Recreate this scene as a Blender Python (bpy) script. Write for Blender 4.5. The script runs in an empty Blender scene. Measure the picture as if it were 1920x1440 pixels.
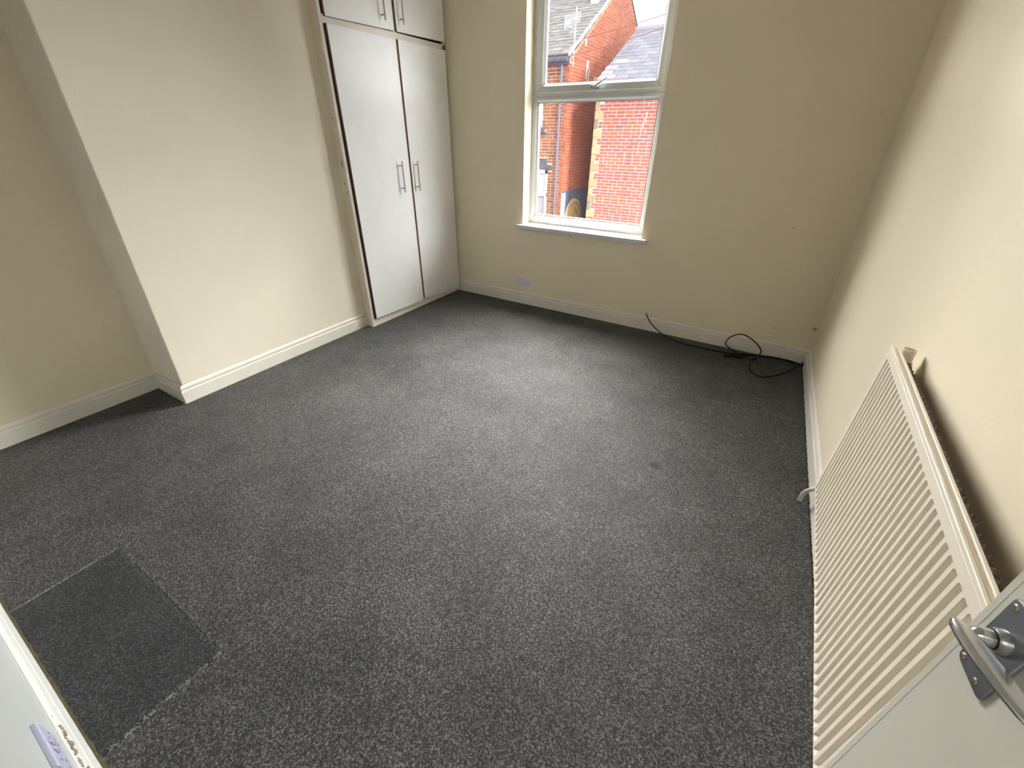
import bpy, bmesh, math, random
from mathutils import Vector, Matrix
random.seed(7)
SC = bpy.context.scene
COL = SC.collection

# ------------------------------------------------------------------ camera
cam_d = bpy.data.cameras.new('camera')
cam = bpy.data.objects.new('camera', cam_d)
COL.objects.link(cam)
cam_d.sensor_fit = 'HORIZONTAL'
cam_d.sensor_width = 36.0
cam_d.lens = 36.0 * 778.594 / 1920.0
cam_d.clip_start = 0.02
cam_d.clip_end = 400
PITCH, YAW, ROLL = map(math.radians, (30.814, 30.938, 0.368))
CAM_H = 1.40
fw = Vector((-math.sin(YAW) * math.cos(PITCH), math.cos(YAW) * math.cos(PITCH), -math.sin(PITCH)))
rt = Vector((math.cos(YAW), math.sin(YAW), 0))
up = rt.cross(fw)
rt2 = math.cos(ROLL) * rt + math.sin(ROLL) * up
up2 = -math.sin(ROLL) * rt + math.cos(ROLL) * up
cam.matrix_world = Matrix(((rt2.x, up2.x, -fw.x, 0), (rt2.y, up2.y, -fw.y, 0), (rt2.z, up2.z, -fw.z, CAM_H), (0, 0, 0, 1)))
SC.camera = cam

# ------------------------------------------------------------------ world, sun, fill lamps, exposure
world = bpy.data.worlds.new('sky')
SC.world = world
world.use_nodes = True
wn = world.node_tree
for n in list(wn.nodes):
    wn.nodes.remove(n)
wo = wn.nodes.new('ShaderNodeOutputWorld')
bg = wn.nodes.new('ShaderNodeBackground')
bg.inputs['Color'].default_value = (0.86, 0.93, 1.0, 1)
bg.inputs['Strength'].default_value = 2.5
wn.links.new(bg.outputs[0], wo.inputs[0])

sun_d = bpy.data.lights.new('sun', 'SUN')
sun_d.energy = 2.6
sun_d.angle = math.radians(6)
sun_d.color = (1.0, 0.90, 0.75)
sun = bpy.data.objects.new('sun', sun_d)
COL.objects.link(sun)
sun.rotation_euler = Vector((-0.74, 0.42, -0.62)).to_track_quat('-Z', 'Y').to_euler()

# added area lamp standing in for the open sky above the roofs opposite
sky_d = bpy.data.lights.new('sky_fill', 'AREA')
sky_d.shape = 'RECTANGLE'
sky_d.size = 10.4
sky_d.size_y = 4.0
sky_d.energy = 11300
sky_d.color = (1.0, 0.985, 0.955)
skyl = bpy.data.objects.new('sky_fill', sky_d)
COL.objects.link(skyl)
skyl.location = (-2.97, 7.2, 3.9)
skyl.rotation_euler = (Vector((-1.4, 3.4, 1.5)) - Vector(skyl.location)).to_track_quat('-Z', 'Y').to_euler()

# second lamp, added along the street to brighten the cupboard doors
sid_d = bpy.data.lights.new('side_fill', 'AREA')
sid_d.shape = 'RECTANGLE'
sid_d.size = 5.4
sid_d.size_y = 4.0
sid_d.energy = 3700
sid_d.color = (0.97, 0.985, 1.0)
sid = bpy.data.objects.new('side_fill', sid_d)
COL.objects.link(sid)
sid.location = (6.4, 7.0, 3.9)
sid.rotation_euler = (Vector((-1.4, 3.4, 1.5)) - Vector(sid.location)).to_track_quat('-Z', 'Y').to_euler()

# third lamp, added steep above the street to brighten the carpet
hig_d = bpy.data.lights.new('high_fill', 'AREA')
hig_d.shape = 'RECTANGLE'
hig_d.size = 4.0
hig_d.size_y = 3.0
hig_d.energy = 6000
hig_d.color = (1.0, 0.97, 0.925)
hig = bpy.data.objects.new('high_fill', hig_d)
COL.objects.link(hig)
hig.location = (-1.05, 5.55, 5.4)
hig.rotation_euler = (Vector((-1.4, 3.4, 1.4)) - Vector(hig.location)).to_track_quat('-Z', 'Y').to_euler()

# unseen fill lamp added on the landing behind the open doorway
land_d = bpy.data.lights.new('landing_fill', 'AREA')
land_d.shape = 'DISK'
land_d.size = 0.5
land_d.energy = 8.5
land_d.color = (1.0, 0.93, 0.84)
landl = bpy.data.objects.new('landing_fill', land_d)
COL.objects.link(landl)
landl.location = (0.0, -0.85, 2.38)

vs = SC.view_settings
SC.display_settings.display_device = 'sRGB'
vs.view_transform = 'Standard'
vs.look = 'None'
vs.gamma = 1.0
vs.use_curve_mapping = False
vs.exposure = 0.0

# ------------------------------------------------------------------ materials
def new_mat(name):
    m = bpy.data.materials.new(name)
    m.use_nodes = True
    nt = m.node_tree
    return m, nt, nt.nodes['Principled BSDF']

def N(nt, kind, **kw):
    n = nt.nodes.new(kind)
    for k, v in kw.items():
        setattr(n, k, v)
    return n

def ramp(nt, stops):
    r = N(nt, 'ShaderNodeValToRGB')
    e = r.color_ramp.elements
    while len(e) < len(stops):
        e.new(0.5)
    for el, (p, c) in zip(e, stops):
        el.position = p
        el.color = (*c, 1)
    return r

def paint(name, col, rough=0.6, bump=0.05, scale=60, blotch=0.04, spec=0.4, big=3.0):
    """painted surface: fine roller stipple, slow unevenness of the plaster, faint tint blotches"""
    m, nt, b = new_mat(name)
    L = nt.links
    tc = N(nt, 'ShaderNodeTexCoord')
    n1 = N(nt, 'ShaderNodeTexNoise'); n1.inputs['Scale'].default_value = scale; n1.inputs['Detail'].default_value = 4
    n2 = N(nt, 'ShaderNodeTexNoise'); n2.inputs['Scale'].default_value = big; n2.inputs['Detail'].default_value = 3
    L.new(tc.outputs['Object'], n1.inputs['Vector']); L.new(tc.outputs['Object'], n2.inputs['Vector'])
    lo = tuple(c * (1 - blotch) for c in col); hi = tuple(min(1, c * (1 + blotch * 0.6)) for c in col)
    r = ramp(nt, [(0.3, lo), (0.7, hi)])
    L.new(n2.outputs['Fac'], r.inputs['Fac'])
    L.new(r.outputs['Color'], b.inputs['Base Color'])
    ma = N(nt, 'ShaderNodeMath', operation='MULTIPLY_ADD'); ma.inputs[1].default_value = 6.0 if big < 8 else 1.5
    L.new(n2.outputs['Fac'], ma.inputs[0]); L.new(n1.outputs['Fac'], ma.inputs[2])
    bp = N(nt, 'ShaderNodeBump'); bp.inputs['Strength'].default_value = bump; bp.inputs['Distance'].default_value = 0.01
    L.new(ma.outputs[0], bp.inputs['Height']); L.new(bp.outputs[0], b.inputs['Normal'])
    b.inputs['Roughness'].default_value = rough
    b.inputs['Specular IOR Level'].default_value = spec
    return m

def flat(name, col, rough=0.5, metal=0.0, spec=0.5, var=0.06, scale=25):
    m, nt, b = new_mat(name)
    L = nt.links
    tc = N(nt, 'ShaderNodeTexCoord')
    n1 = N(nt, 'ShaderNodeTexNoise'); n1.inputs['Scale'].default_value = scale; n1.inputs['Detail'].default_value = 3
    L.new(tc.outputs['Object'], n1.inputs['Vector'])
    r = ramp(nt, [(0.3, tuple(c * (1 - var) for c in col)), (0.7, tuple(min(1, c * (1 + var)) for c in col))])
    L.new(n1.outputs['Fac'], r.inputs['Fac']); L.new(r.outputs['Color'], b.inputs['Base Color'])
    b.inputs['Roughness'].default_value = rough
    b.inputs['Metallic'].default_value = metal
    b.inputs['Specular IOR Level'].default_value = spec
    return m

def pieces(name, stops, rough=0.85, grain=40, bump=0.3):
    """bricks, slates, stones: every piece draws its own tone, whether an object or an island of a joined mesh"""
    m, nt, b = new_mat(name)
    L = nt.links
    oi = N(nt, 'ShaderNodeObjectInfo'); g = N(nt, 'ShaderNodeNewGeometry'); tc = N(nt, 'ShaderNodeTexCoord')
    ad = N(nt, 'ShaderNodeMath', operation='ADD'); fr = N(nt, 'ShaderNodeMath', operation='FRACT')
    L.new(oi.outputs['Random'], ad.inputs[0]); L.new(g.outputs['Random Per Island'], ad.inputs[1]); L.new(ad.outputs[0], fr.inputs[0])
    r = ramp(nt, stops)
    L.new(fr.outputs[0], r.inputs['Fac'])
    n1 = N(nt, 'ShaderNodeTexNoise'); n1.inputs['Scale'].default_value = grain; n1.inputs['Detail'].default_value = 5
    L.new(tc.outputs['Object'], n1.inputs['Vector'])
    mp = N(nt, 'ShaderNodeMapRange'); mp.inputs[1].default_value = 0.3; mp.inputs[2].default_value = 0.7; mp.inputs[3].default_value = 0.8; mp.inputs[4].default_value = 1.12
    L.new(n1.outputs['Fac'], mp.inputs[0])
    mx = N(nt, 'ShaderNodeMix', data_type='RGBA', blend_type='MULTIPLY'); mx.inputs[0].default_value = 1
    L.new(r.outputs['Color'], mx.inputs[6]); L.new(mp.outputs[0], mx.inputs[7])
    L.new(mx.outputs[2], b.inputs['Base Color'])
    bp = N(nt, 'ShaderNodeBump'); bp.inputs['Strength'].default_value = bump; bp.inputs['Distance'].default_value = 0.004
    L.new(n1.outputs['Fac'], bp.inputs['Height']); L.new(bp.outputs[0], b.inputs['Normal'])
    b.inputs['Roughness'].default_value = rough
    return m

def carpet_mat(name, dark, mid, light, stain=None):
    m, nt, b = new_mat(name)
    L = nt.links
    tc = N(nt, 'ShaderNodeTexCoord')
    v = N(nt, 'ShaderNodeTexVoronoi'); v.inputs['Scale'].default_value = 260
    n1 = N(nt, 'ShaderNodeTexNoise'); n1.inputs['Scale'].default_value = 165; n1.inputs['Detail'].default_value = 4; n1.inputs['Roughness'].default_value = 0.75
    n2 = N(nt, 'ShaderNodeTexNoise'); n2.inputs['Scale'].default_value = 3.2; n2.inputs['Detail'].default_value = 5; n2.inputs['Roughness'].default_value = 0.6
    dist = N(nt, 'ShaderNodeTexNoise'); dist.inputs['Scale'].default_value = 60
    for n in (n1, n2, dist):
        L.new(tc.outputs['Object'], n.inputs['Vector'])
    mv = N(nt, 'ShaderNodeMix', data_type='VECTOR'); mv.inputs[0].default_value = 0.012
    L.new(tc.outputs['Object'], mv.inputs[4]); L.new(dist.outputs['Color'], mv.inputs[5]); L.new(mv.outputs[1], v.inputs['Vector'])
    sep = N(nt, 'ShaderNodeSeparateColor'); L.new(v.outputs['Color'], sep.inputs[0])
    a = N(nt, 'ShaderNodeMath', operation='MULTIPLY_ADD'); a.inputs[1].default_value = 0.42
    L.new(sep.outputs[0], a.inputs[0]); L.new(n1.outputs['Fac'], a.inputs[2])
    r = ramp(nt, [(0.42, dark), (0.72, mid), (1.0, light)])
    L.new(a.outputs[0], r.inputs['Fac'])
    mp = N(nt, 'ShaderNodeMapRange'); mp.inputs[1].default_value = 0.3; mp.inputs[2].default_value = 0.7; mp.inputs[3].default_value = 0.70; mp.inputs[4].default_value = 1.25
    L.new(n2.outputs['Fac'], mp.inputs[0])
    mx = N(nt, 'ShaderNodeMix', data_type='RGBA', blend_type='MULTIPLY'); mx.inputs[0].default_value = 1
    L.new(r.outputs['Color'], mx.inputs[6]); L.new(mp.outputs[0], mx.inputs[7])
    out = mx.outputs[2]
    for (px, py, rad, colr) in (stain or []):
        d = N(nt, 'ShaderNodeVectorMath', operation='DISTANCE'); d.inputs[1].default_value = (px, py, 0)
        L.new(tc.outputs['Object'], d.inputs[0])
        nd = N(nt, 'ShaderNodeMath', operation='MULTIPLY_ADD'); nd.inputs[1].default_value = rad * 0.8
        L.new(n1.outputs['Fac'], nd.inputs[0]); L.new(d.outputs['Value'], nd.inputs[2])
        mr = N(nt, 'ShaderNodeMapRange'); mr.inputs[1].default_value = rad * 0.9; mr.inputs[2].default_value = rad * 1.5; mr.inputs[3].default_value = 0.85; mr.inputs[4].default_value = 0
        L.new(nd.outputs[0], mr.inputs[0])
        m2 = N(nt, 'ShaderNodeMix', data_type='RGBA')
        L.new(mr.outputs[0], m2.inputs[0]); L.new(out, m2.inputs[6]); m2.inputs[7].default_value = (*colr, 1)
        out = m2.outputs[2]
    L.new(out, b.inputs['Base Color'])
    bp = N(nt, 'ShaderNodeBump'); bp.inputs['Strength'].default_value = 0.9; bp.inputs['Distance'].default_value = 0.004
    L.new(a.outputs[0], bp.inputs['Height']); L.new(bp.outputs[0], b.inputs['Normal'])
    b.inputs['Roughness'].default_value = 0.58
    b.inputs['Specular IOR Level'].default_value = 0.19
    b.inputs['Sheen Weight'].default_value = 0.04
    b.inputs['Sheen Roughness'].default_value = 0.5
    return m

def glass_mat(name, tint=(1, 1, 1), haze=0.03, gloss=1.0):
    m, nt, b = new_mat(name)
    L = nt.links
    nt.nodes.remove(b)
    out = nt.nodes['Material Output']
    tr = N(nt, 'ShaderNodeBsdfTransparent'); tr.inputs[0].default_value = (*tint, 1)
    gl = N(nt, 'ShaderNodeBsdfGlossy'); gl.inputs['Roughness'].default_value = 0.02
    df = N(nt, 'ShaderNodeBsdfTranslucent'); df.inputs[0].default_value = (0.8, 0.8, 0.82, 1)
    fr = N(nt, 'ShaderNodeFresnel'); fr.inputs[0].default_value = 1.35
    fm = N(nt, 'ShaderNodeMath', operation='MULTIPLY'); fm.inputs[1].default_value = gloss
    L.new(fr.outputs[0], fm.inputs[0])
    tc = N(nt, 'ShaderNodeTexCoord'); n1 = N(nt, 'ShaderNodeTexNoise'); n1.inputs['Scale'].default_value = 4
    L.new(tc.outputs['Object'], n1.inputs['Vector'])
    hm = N(nt, 'ShaderNodeMath', operation='MULTIPLY'); hm.inputs[1].default_value = haze * 2
    L.new(n1.outputs['Fac'], hm.inputs[0])
    m1 = N(nt, 'ShaderNodeMixShader'); m2 = N(nt, 'ShaderNodeMixShader')
    L.new(hm.outputs[0], m1.inputs[0]); L.new(tr.outputs[0], m1.inputs[1]); L.new(df.outputs[0], m1.inputs[2])
    L.new(fm.outputs[0], m2.inputs[0]); L.new(m1.outputs[0], m2.inputs[1]); L.new(gl.outputs[0], m2.inputs[2])
    L.new(m2.outputs[0], out.inputs[0])
    return m

WALL = (0.86, 0.765, 0.585)
M_WALL = paint('magnolia_emulsion', WALL, 0.62, 0.04, 110, 0.02)
M_BREAST = paint('magnolia_breast', (0.84, 0.775, 0.655), 0.48, 0.05, 100, 0.02)
M_CEIL = paint('ceiling_white', (0.86, 0.83, 0.76), 0.8, 0.05)
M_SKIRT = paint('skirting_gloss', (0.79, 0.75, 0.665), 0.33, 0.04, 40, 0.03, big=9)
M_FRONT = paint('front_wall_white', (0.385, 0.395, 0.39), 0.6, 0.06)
M_CUP = paint('cupboard_gloss', (0.90, 0.905, 0.90), 0.32, 0.09, 120, 0.02, big=9)
M_CUPFR = paint('cupboard_frame', (0.82, 0.78, 0.68), 0.4, 0.06, 60, 0.04, big=9)
M_RAWEDGE = flat('bare_board_edge', (0.22, 0.12, 0.085), 0.8)
M_DARKGAP = flat('dark_gap', (0.07, 0.035, 0.035), 0.9)
M_UPVC = paint('upvc_white', (0.60, 0.61, 0.61), 0.35, 0.01, 40, 0.02, big=9)
M_SILL = paint('sill_white', (0.66, 0.655, 0.66), 0.3, 0.02, 40, 0.02, big=9)
M_GASKET = flat('grey_gasket', (0.22, 0.24, 0.29), 0.6)
M_GLASS = glass_mat('window_glass', (0.99, 1.0, 1.0), 0.0007, 0.6)
M_STEEL = flat('brushed_steel', (0.42, 0.37, 0.35), 0.38, 0.9)
M_CHROME = flat('satin_aluminium', (0.66, 0.67, 0.69), 0.22, 1.0, var=0.03)
M_PLATE = flat('dull_aluminium', (0.40, 0.42, 0.45), 0.32, 1.0, var=0.05)
M_SCREW = flat('screw_brass', (0.45, 0.40, 0.30), 0.35, 1.0)
M_DARK = flat('dark_hole', (0.02, 0.02, 0.02), 0.9)
M_RAD = paint('radiator_enamel', (0.84, 0.765, 0.64), 0.30, 0.015, 60, 0.02, big=9)
M_FIN = flat('dusty_fin', (0.30, 0.25, 0.24), 0.8)
M_DOOR = paint('door_gloss', (0.65, 0.625, 0.55), 0.38, 0.03, 50, 0.02, big=9)
M_SOCKET = flat('socket_white', (0.74, 0.73, 0.80), 0.35, var=0.02)
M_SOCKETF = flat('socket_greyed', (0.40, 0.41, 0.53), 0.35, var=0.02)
M_SOCKPIN = flat('socket_slot', (0.10, 0.09, 0.10), 0.6)
M_RED = flat('switch_red', (0.55, 0.06, 0.05), 0.4)
M_CABLE = flat('black_cable', (0.008, 0.007, 0.007), 0.5, spec=0.2)
M_PIN = flat('plug_pin', (0.75, 0.72, 0.62), 0.25, 1.0)
M_CARPET = carpet_mat('carpet_pile', (0.0125, 0.0125, 0.013), (0.043, 0.0425, 0.043), (0.19, 0.187, 0.186),
                      stain=[(-0.196, 1.707, 0.030, (0.012, 0.011, 0.009))])
M_PATCH = carpet_mat('carpet_patch_pile', (0.010, 0.011, 0.0115), (0.026, 0.028, 0.030), (0.095, 0.10, 0.105))
M_TUFT = flat('seam_tuft', (0.30, 0.30, 0.31), 0.95, var=0.3, scale=300)
M_TUFTD = flat('edge_tuft', (0.07, 0.07, 0.07), 0.95, var=0.3, scale=300)
M_UNDER = flat('underlay_edge', (0.085, 0.062, 0.024), 0.9, var=0.3, scale=80)
M_FLOOR = flat('subfloor_board', (0.28, 0.20, 0.12), 0.8)
M_MARK = flat('wall_scuff', (0.05, 0.04, 0.05), 0.9)
M_CHIP = flat('chipped_paint', (0.20, 0.145, 0.125), 0.8, var=0.3, scale=90)

BR_R = [(0.0, (0.52, 0.13, 0.085)), (0.25, (0.60, 0.18, 0.10)), (0.5, (0.36, 0.15, 0.13)), (0.75, (0.56, 0.14, 0.12)), (1.0, (0.30, 0.16, 0.165))]
BR_L = [(0.0, (0.36, 0.12, 0.065)), (0.3, (0.46, 0.19, 0.09)), (0.55, (0.28, 0.12, 0.09)), (0.8, (0.50, 0.22, 0.10)), (1.0, (0.22, 0.10, 0.08))]
BR_G = [(0.0, (0.56, 0.13, 0.06)), (0.3, (0.66, 0.19, 0.08)), (0.6, (0.50, 0.11, 0.07)), (0.85, (0.62, 0.20, 0.10)), (1.0, (0.44, 0.12, 0.09))]
sc_ = lambda st, k: [(p, tuple(c * k for c in col)) for p, col in st]
M_BRICK_R = pieces('red_brick', sc_(BR_R, 0.55))
M_BRICK_L = pieces('brown_brick', sc_(BR_L, 0.5))
M_BRICK_G = pieces('orange_brick', sc_(BR_G, 0.55))
M_MORTAR_R = flat('pale_mortar', (0.52, 0.43, 0.385), 0.9)
M_MORTAR_L = flat('buff_mortar', (0.47, 0.37, 0.26), 0.9)
M_MORTAR_G = flat('orange_mortar', (0.46, 0.25, 0.16), 0.9)
M_SLATE_L = pieces('stone_slate', [(0, (0.17, 0.17, 0.16)), (0.4, (0.25, 0.235, 0.215)), (0.7, (0.20, 0.205, 0.22)), (1, (0.30, 0.285, 0.26))], 0.7)
M_SLATE_R = pieces('blue_slate', [(0, (0.17, 0.175, 0.205)), (0.5, (0.205, 0.205, 0.235)), (1, (0.25, 0.25, 0.28))], 0.6)
M_UNDERSLATE = flat('roof_felt', (0.12, 0.12, 0.14), 0.9)
M_PALESLATE = flat('cement_flashing', (0.42, 0.41, 0.39), 0.9)
M_QUOIN = pieces('sandstone', [(0, (0.22, 0.17, 0.09)), (0.5, (0.33, 0.265, 0.14)), (1, (0.17, 0.145, 0.10))], 0.9)
M_SOOT = flat('sooty_stone', (0.07, 0.07, 0.10), 0.85, var=0.2, scale=9)
M_PIPE = flat('grey_downpipe', (0.12, 0.12, 0.17), 0.5)
M_WHITEFR = flat('white_window_frame', (0.36, 0.37, 0.40), 0.4)
M_FARGLASS = flat('far_pane', (0.34, 0.38, 0.46), 0.15, var=0.15, scale=3)
M_NETCURT = flat('net_curtain', (0.23, 0.245, 0.27), 0.9, var=0.06, scale=14)
M_BLUE = flat('blue_grey_render', (0.085, 0.10, 0.15), 0.8, var=0.15, scale=6)
M_ARCH = flat('arch_stone', (0.40, 0.30, 0.15), 0.9, var=0.12, scale=8)
M_ARCHD = flat('arch_rib', (0.24, 0.16, 0.07), 0.9)
M_AERIAL = flat('pale_metal', (0.60, 0.60, 0.62), 0.4, 0.2)
M_WIRE = flat('wire', (0.22, 0.08, 0.07), 0.7)
M_ROAD = flat('tarmac', (0.06, 0.06, 0.065), 0.9, scale=3)

# ------------------------------------------------------------------ mesh helpers
class MB:
    def __init__(self):
        self.v = []; self.f = []
    def hexa(self, p):
        """eight points: bottom ring 0-3, top ring 4-7"""
        b = len(self.v); self.v += [tuple(q) for q in p]
        self.f += [tuple(b + i for i in q) for q in ((3, 2, 1, 0), (4, 5, 6, 7), (0, 1, 5, 4), (1, 2, 6, 5), (2, 3, 7, 6), (3, 0, 4, 7))]
        return self
    def box(self, x0, x1, y0, y1, z0, z1):
        return self.hexa([(x0, y0, z0), (x1, y0, z0), (x1, y1, z0), (x0, y1, z0), (x0, y0, z1), (x1, y0, z1), (x1, y1, z1), (x0, y1, z1)])
    def sweep(self, path, prof, up=Vector((0, 0, 1)), cap=True, closed=True):
        """prof (n, b) swept along a path; n = sideways offset, b = up offset"""
        path = [Vector(p) for p in path]; rings = []
        for i, p in enumerate(path):
            d = (path[min(i + 1, len(path) - 1)] - path[max(i - 1, 0)]).normalized()
            s = d.cross(up).normalized(); u = s.cross(d)
            pr = prof[i] if isinstance(prof[0], list) else prof
            b = len(self.v)
            self.v += [tuple(p + s * a + u * c) for a, c in pr]
            rings.append((b, len(pr)))
        for (a, n), (b, _) in zip(rings, rings[1:]):
            for k in range(n if closed else n - 1):
                self.f.append((a + k, a + (k + 1) % n, b + (k + 1) % n, b + k))
        if cap:
            a, n = rings[0]; self.f.append(tuple(reversed(range(a, a + n))))
            a, n = rings[-1]; self.f.append(tuple(range(a, a + n)))
        return self
    def tube(self, path, r, seg=10, up=Vector((0, 0, 1)), cap=True):
        rs = r if isinstance(r, (list, tuple)) else [r] * len(path)
        path = [Vector(p) for p in path]
        b0 = len(self.v); nrm = None
        for i, p in enumerate(path):
            d = (path[min(i + 1, len(path) - 1)] - path[max(i - 1, 0)]).normalized()
            if nrm is None:
                a = up if abs(d.dot(up)) < 0.95 else Vector((1, 0, 0))
                nrm = d.cross(a).normalized()
            nrm = (nrm - d * nrm.dot(d)).normalized(); bi = d.cross(nrm)
            for k in range(seg):
                t = 2 * math.pi * k / seg
                self.v.append(tuple(p + (nrm * math.cos(t) + bi * math.sin(t)) * rs[i]))
        for i in range(len(path) - 1):
            for k in range(seg):
                a = b0 + i * seg + k; c = b0 + i * seg + (k + 1) % seg
                self.f.append((a, c, c + seg, a + seg))
        if cap:
            self.f.append(tuple(reversed(range(b0, b0 + seg))))
            e = b0 + (len(path) - 1) * seg; self.f.append(tuple(range(e, e + seg)))
        return self

def wloc(o):
    p = Vector((0, 0, 0))
    while o:
        p += o.location; o = o.parent
    return p

def obj(name, mb, mat, parent=None, bevel=0.0, seg=2, smooth=False, kind=None, label=None):
    me = bpy.data.meshes.new(name)
    off = wloc(parent) if parent else Vector((0, 0, 0))
    me.from_pydata([tuple(Vector(v) - off) for v in mb.v], [], mb.f)
    bm = bmesh.new(); bm.from_mesh(me)
    bmesh.ops.recalc_face_normals(bm, faces=bm.faces)
    bm.to_mesh(me); bm.free()
    me.materials.append(mat)
    if smooth:
        for p in me.polygons:
            p.use_smooth = True
        bm = bmesh.new(); bm.from_mesh(me)
        for e in bm.edges:
            e.smooth = len(e.link_faces) == 2 and e.calc_face_angle(0) < math.radians(42)
        bm.to_mesh(me); bm.free()
    o = bpy.data.objects.new(name, me)
    COL.objects.link(o)
    if parent:
        o.parent = parent
    if bevel:
        bv = o.modifiers.new('bevel', 'BEVEL'); bv.width = bevel; bv.segments = seg; bv.limit_method = 'ANGLE'; bv.angle_limit = math.radians(40)
        bv.harden_normals = False
    if kind:
        o['kind'] = kind
    if label:
        o['label'] = label
    return o

def thing(name, loc, label=None, cat=None, group=None, kind=None):
    o = bpy.data.objects.new(name, None); COL.objects.link(o); o.location = loc
    o.empty_display_size = 0.05
    if label: o['label'] = label
    if cat: o['category'] = cat
    if group: o['group'] = group
    if kind: o['kind'] = kind
    return o

def tag(o, label, cat, group=None):
    o['label'] = label; o['category'] = cat
    if group: o['group'] = group
    return o

# ------------------------------------------------------------------ the room (an old house: walls slightly out of true)
CEIL = 2.52
ZB = -0.16
XW, YW = -2.702, 2.209
XWL, XWR = -1.938, -0.868
def xr(y, z=0.0): return 0.482 - 0.020 * (y - 1.75) - 0.017 * z
def xl(x0, y, z=0.0): return x0 - 0.006 * (y - 1.75) + 0.003 * z
XC, XA = -2.784, -3.1325
def yb(x, z=0.0): return 3.388 - 0.012 * (x + 0.875) + 0.001 * z
def yc(z=0.0): return 0.798 + 0.037 * z
YF = -0.2055

# floor
obj('floor', MB().box(-3.5, 0.9, -1.6, 3.7, ZB, -0.014), M_FLOOR, kind='structure')
obj('ceiling', MB().box(-3.5, 0.9, -1.6, 3.7, CEIL, CEIL + 0.15), M_CEIL, kind='structure')

# window wall with its opening
WT = 0.20
WZ0, WZ1 = 0.690, 2.40
def wall_back_piece(mb, x0, x1, z0, z1):
    mb.hexa([(x0, yb(x0, z0), z0), (x1, yb(x1, z0), z0), (x1, yb(x1, z0) + WT, z0), (x0, yb(x0, z0) + WT, z0),
             (x0, yb(x0, z1), z1), (x1, yb(x1, z1), z1), (x1, yb(x1, z1) + WT, z1), (x0, yb(x0, z1) + WT, z1)])
mb = MB()
wall_back_piece(mb, -3.4, XWL, ZB, CEIL)
wall_back_piece(mb, XWR, 0.75, ZB, CEIL)
wall_back_piece(mb, XWL, XWR, ZB, WZ0)
wall_back_piece(mb, XWL, XWR, WZ1, CEIL)
obj('wall_back', mb, M_WALL, kind='structure')

# unseen outer face of the house, added dark to cut bounce onto the houses
m = MB(); yo = 3.604
for (x0, x1, z0, z1) in ((-9.0, XWL + 0.02, -2.9, 5.0), (XWR - 0.02, 7.0, -2.9, 5.0), (XWL + 0.02, XWR - 0.02, -2.9, WZ0 + 0.01), (XWL + 0.02, XWR - 0.02, WZ1 - 0.01, 5.0)):
    m.box(x0, x1, yo, yo + 0.02, z0, z1)
obj('wall_outside', m, flat('dark_outer_brick', (0.10, 0.045, 0.035), 0.9, var=0.2, scale=6), kind='structure')

def blob(mesh, x, z, w, h, r):
    b = len(mesh.v); rg = [(x + math.cos(k * math.pi / 5) * w * r.uniform(.5, 1), z + math.sin(k * math.pi / 5) * h * r.uniform(.5, 1)) for k in range(10)]
    mesh.v += [(px, yb(px, pz) - 0.0006, pz) for px, pz in rg] + [(px, yb(px, pz) + 0.003, pz) for px, pz in rg]
    mesh.f += [tuple(range(b, b + 10)), tuple(range(b + 10, b + 20))] + [(b + i, b + (i + 1) % 10, b + 10 + (i + 1) % 10, b + 10 + i) for i in range(10)]
m = MB(); rs = random.Random(12)
for (x, z, w, h) in ((0.425, 0.262, 0.018, 0.016), (0.185, 0.215, 0.010, 0.006), (0.10, 0.9, 0.012, 0.004)):
    blob(m, x, z, w, h, rs)
obj('stain', m, flat('brown_stain', (0.50, 0.36, 0.24), 0.8, var=0.25, scale=120), parent=bpy.data.objects['wall_back'], kind='stuff')
m = MB(); blob(m, -0.727, 0.142, 0.012, 0.012, rs)
obj('filler_patch', m, flat('filler_white', (0.80, 0.77, 0.70), 0.9), parent=bpy.data.objects['wall_back'], kind='stuff')

def wall_x(mb, fx, y0, y1, thick, z0=ZB, z1=CEIL):
    mb.hexa([(fx(y0, z0), y0, z0), (fx(y1, z0), y1, z0), (fx(y1, z0) + thick, y1, z0), (fx(y0, z0) + thick, y0, z0),
             (fx(y0, z1), y0, z1), (fx(y1, z1), y1, z1), (fx(y1, z1) + thick, y1, z1), (fx(y0, z1) + thick, y0, z1)])
    return mb
wr = obj('wall_right', wall_x(MB(), xr, -0.30, 3.6, 0.25), M_WALL, kind='structure')
wl = obj('wall_left', wall_x(MB(), lambda y, z: xl(XA, y, z), -0.30, 3.6, -0.25), M_WALL, kind='structure')
# chimney breast
XAb = XA - 0.02
mb = MB()
mb.hexa([(XAb, yc(ZB), ZB), (xl(XC, yc(ZB), ZB), yc(ZB), ZB), (xl(XC, YW + .03, ZB), YW + 0.03, ZB), (XAb, YW + 0.03, ZB),
         (XAb, yc(CEIL), CEIL), (xl(XC, yc(CEIL), CEIL), yc(CEIL), CEIL), (xl(XC, YW + .03, CEIL), YW + 0.03, CEIL), (XAb, YW + 0.03, CEIL)])
cb = obj('wall_chimney_breast', mb, M_BREAST, kind='structure', bevel=0.006)
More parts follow.
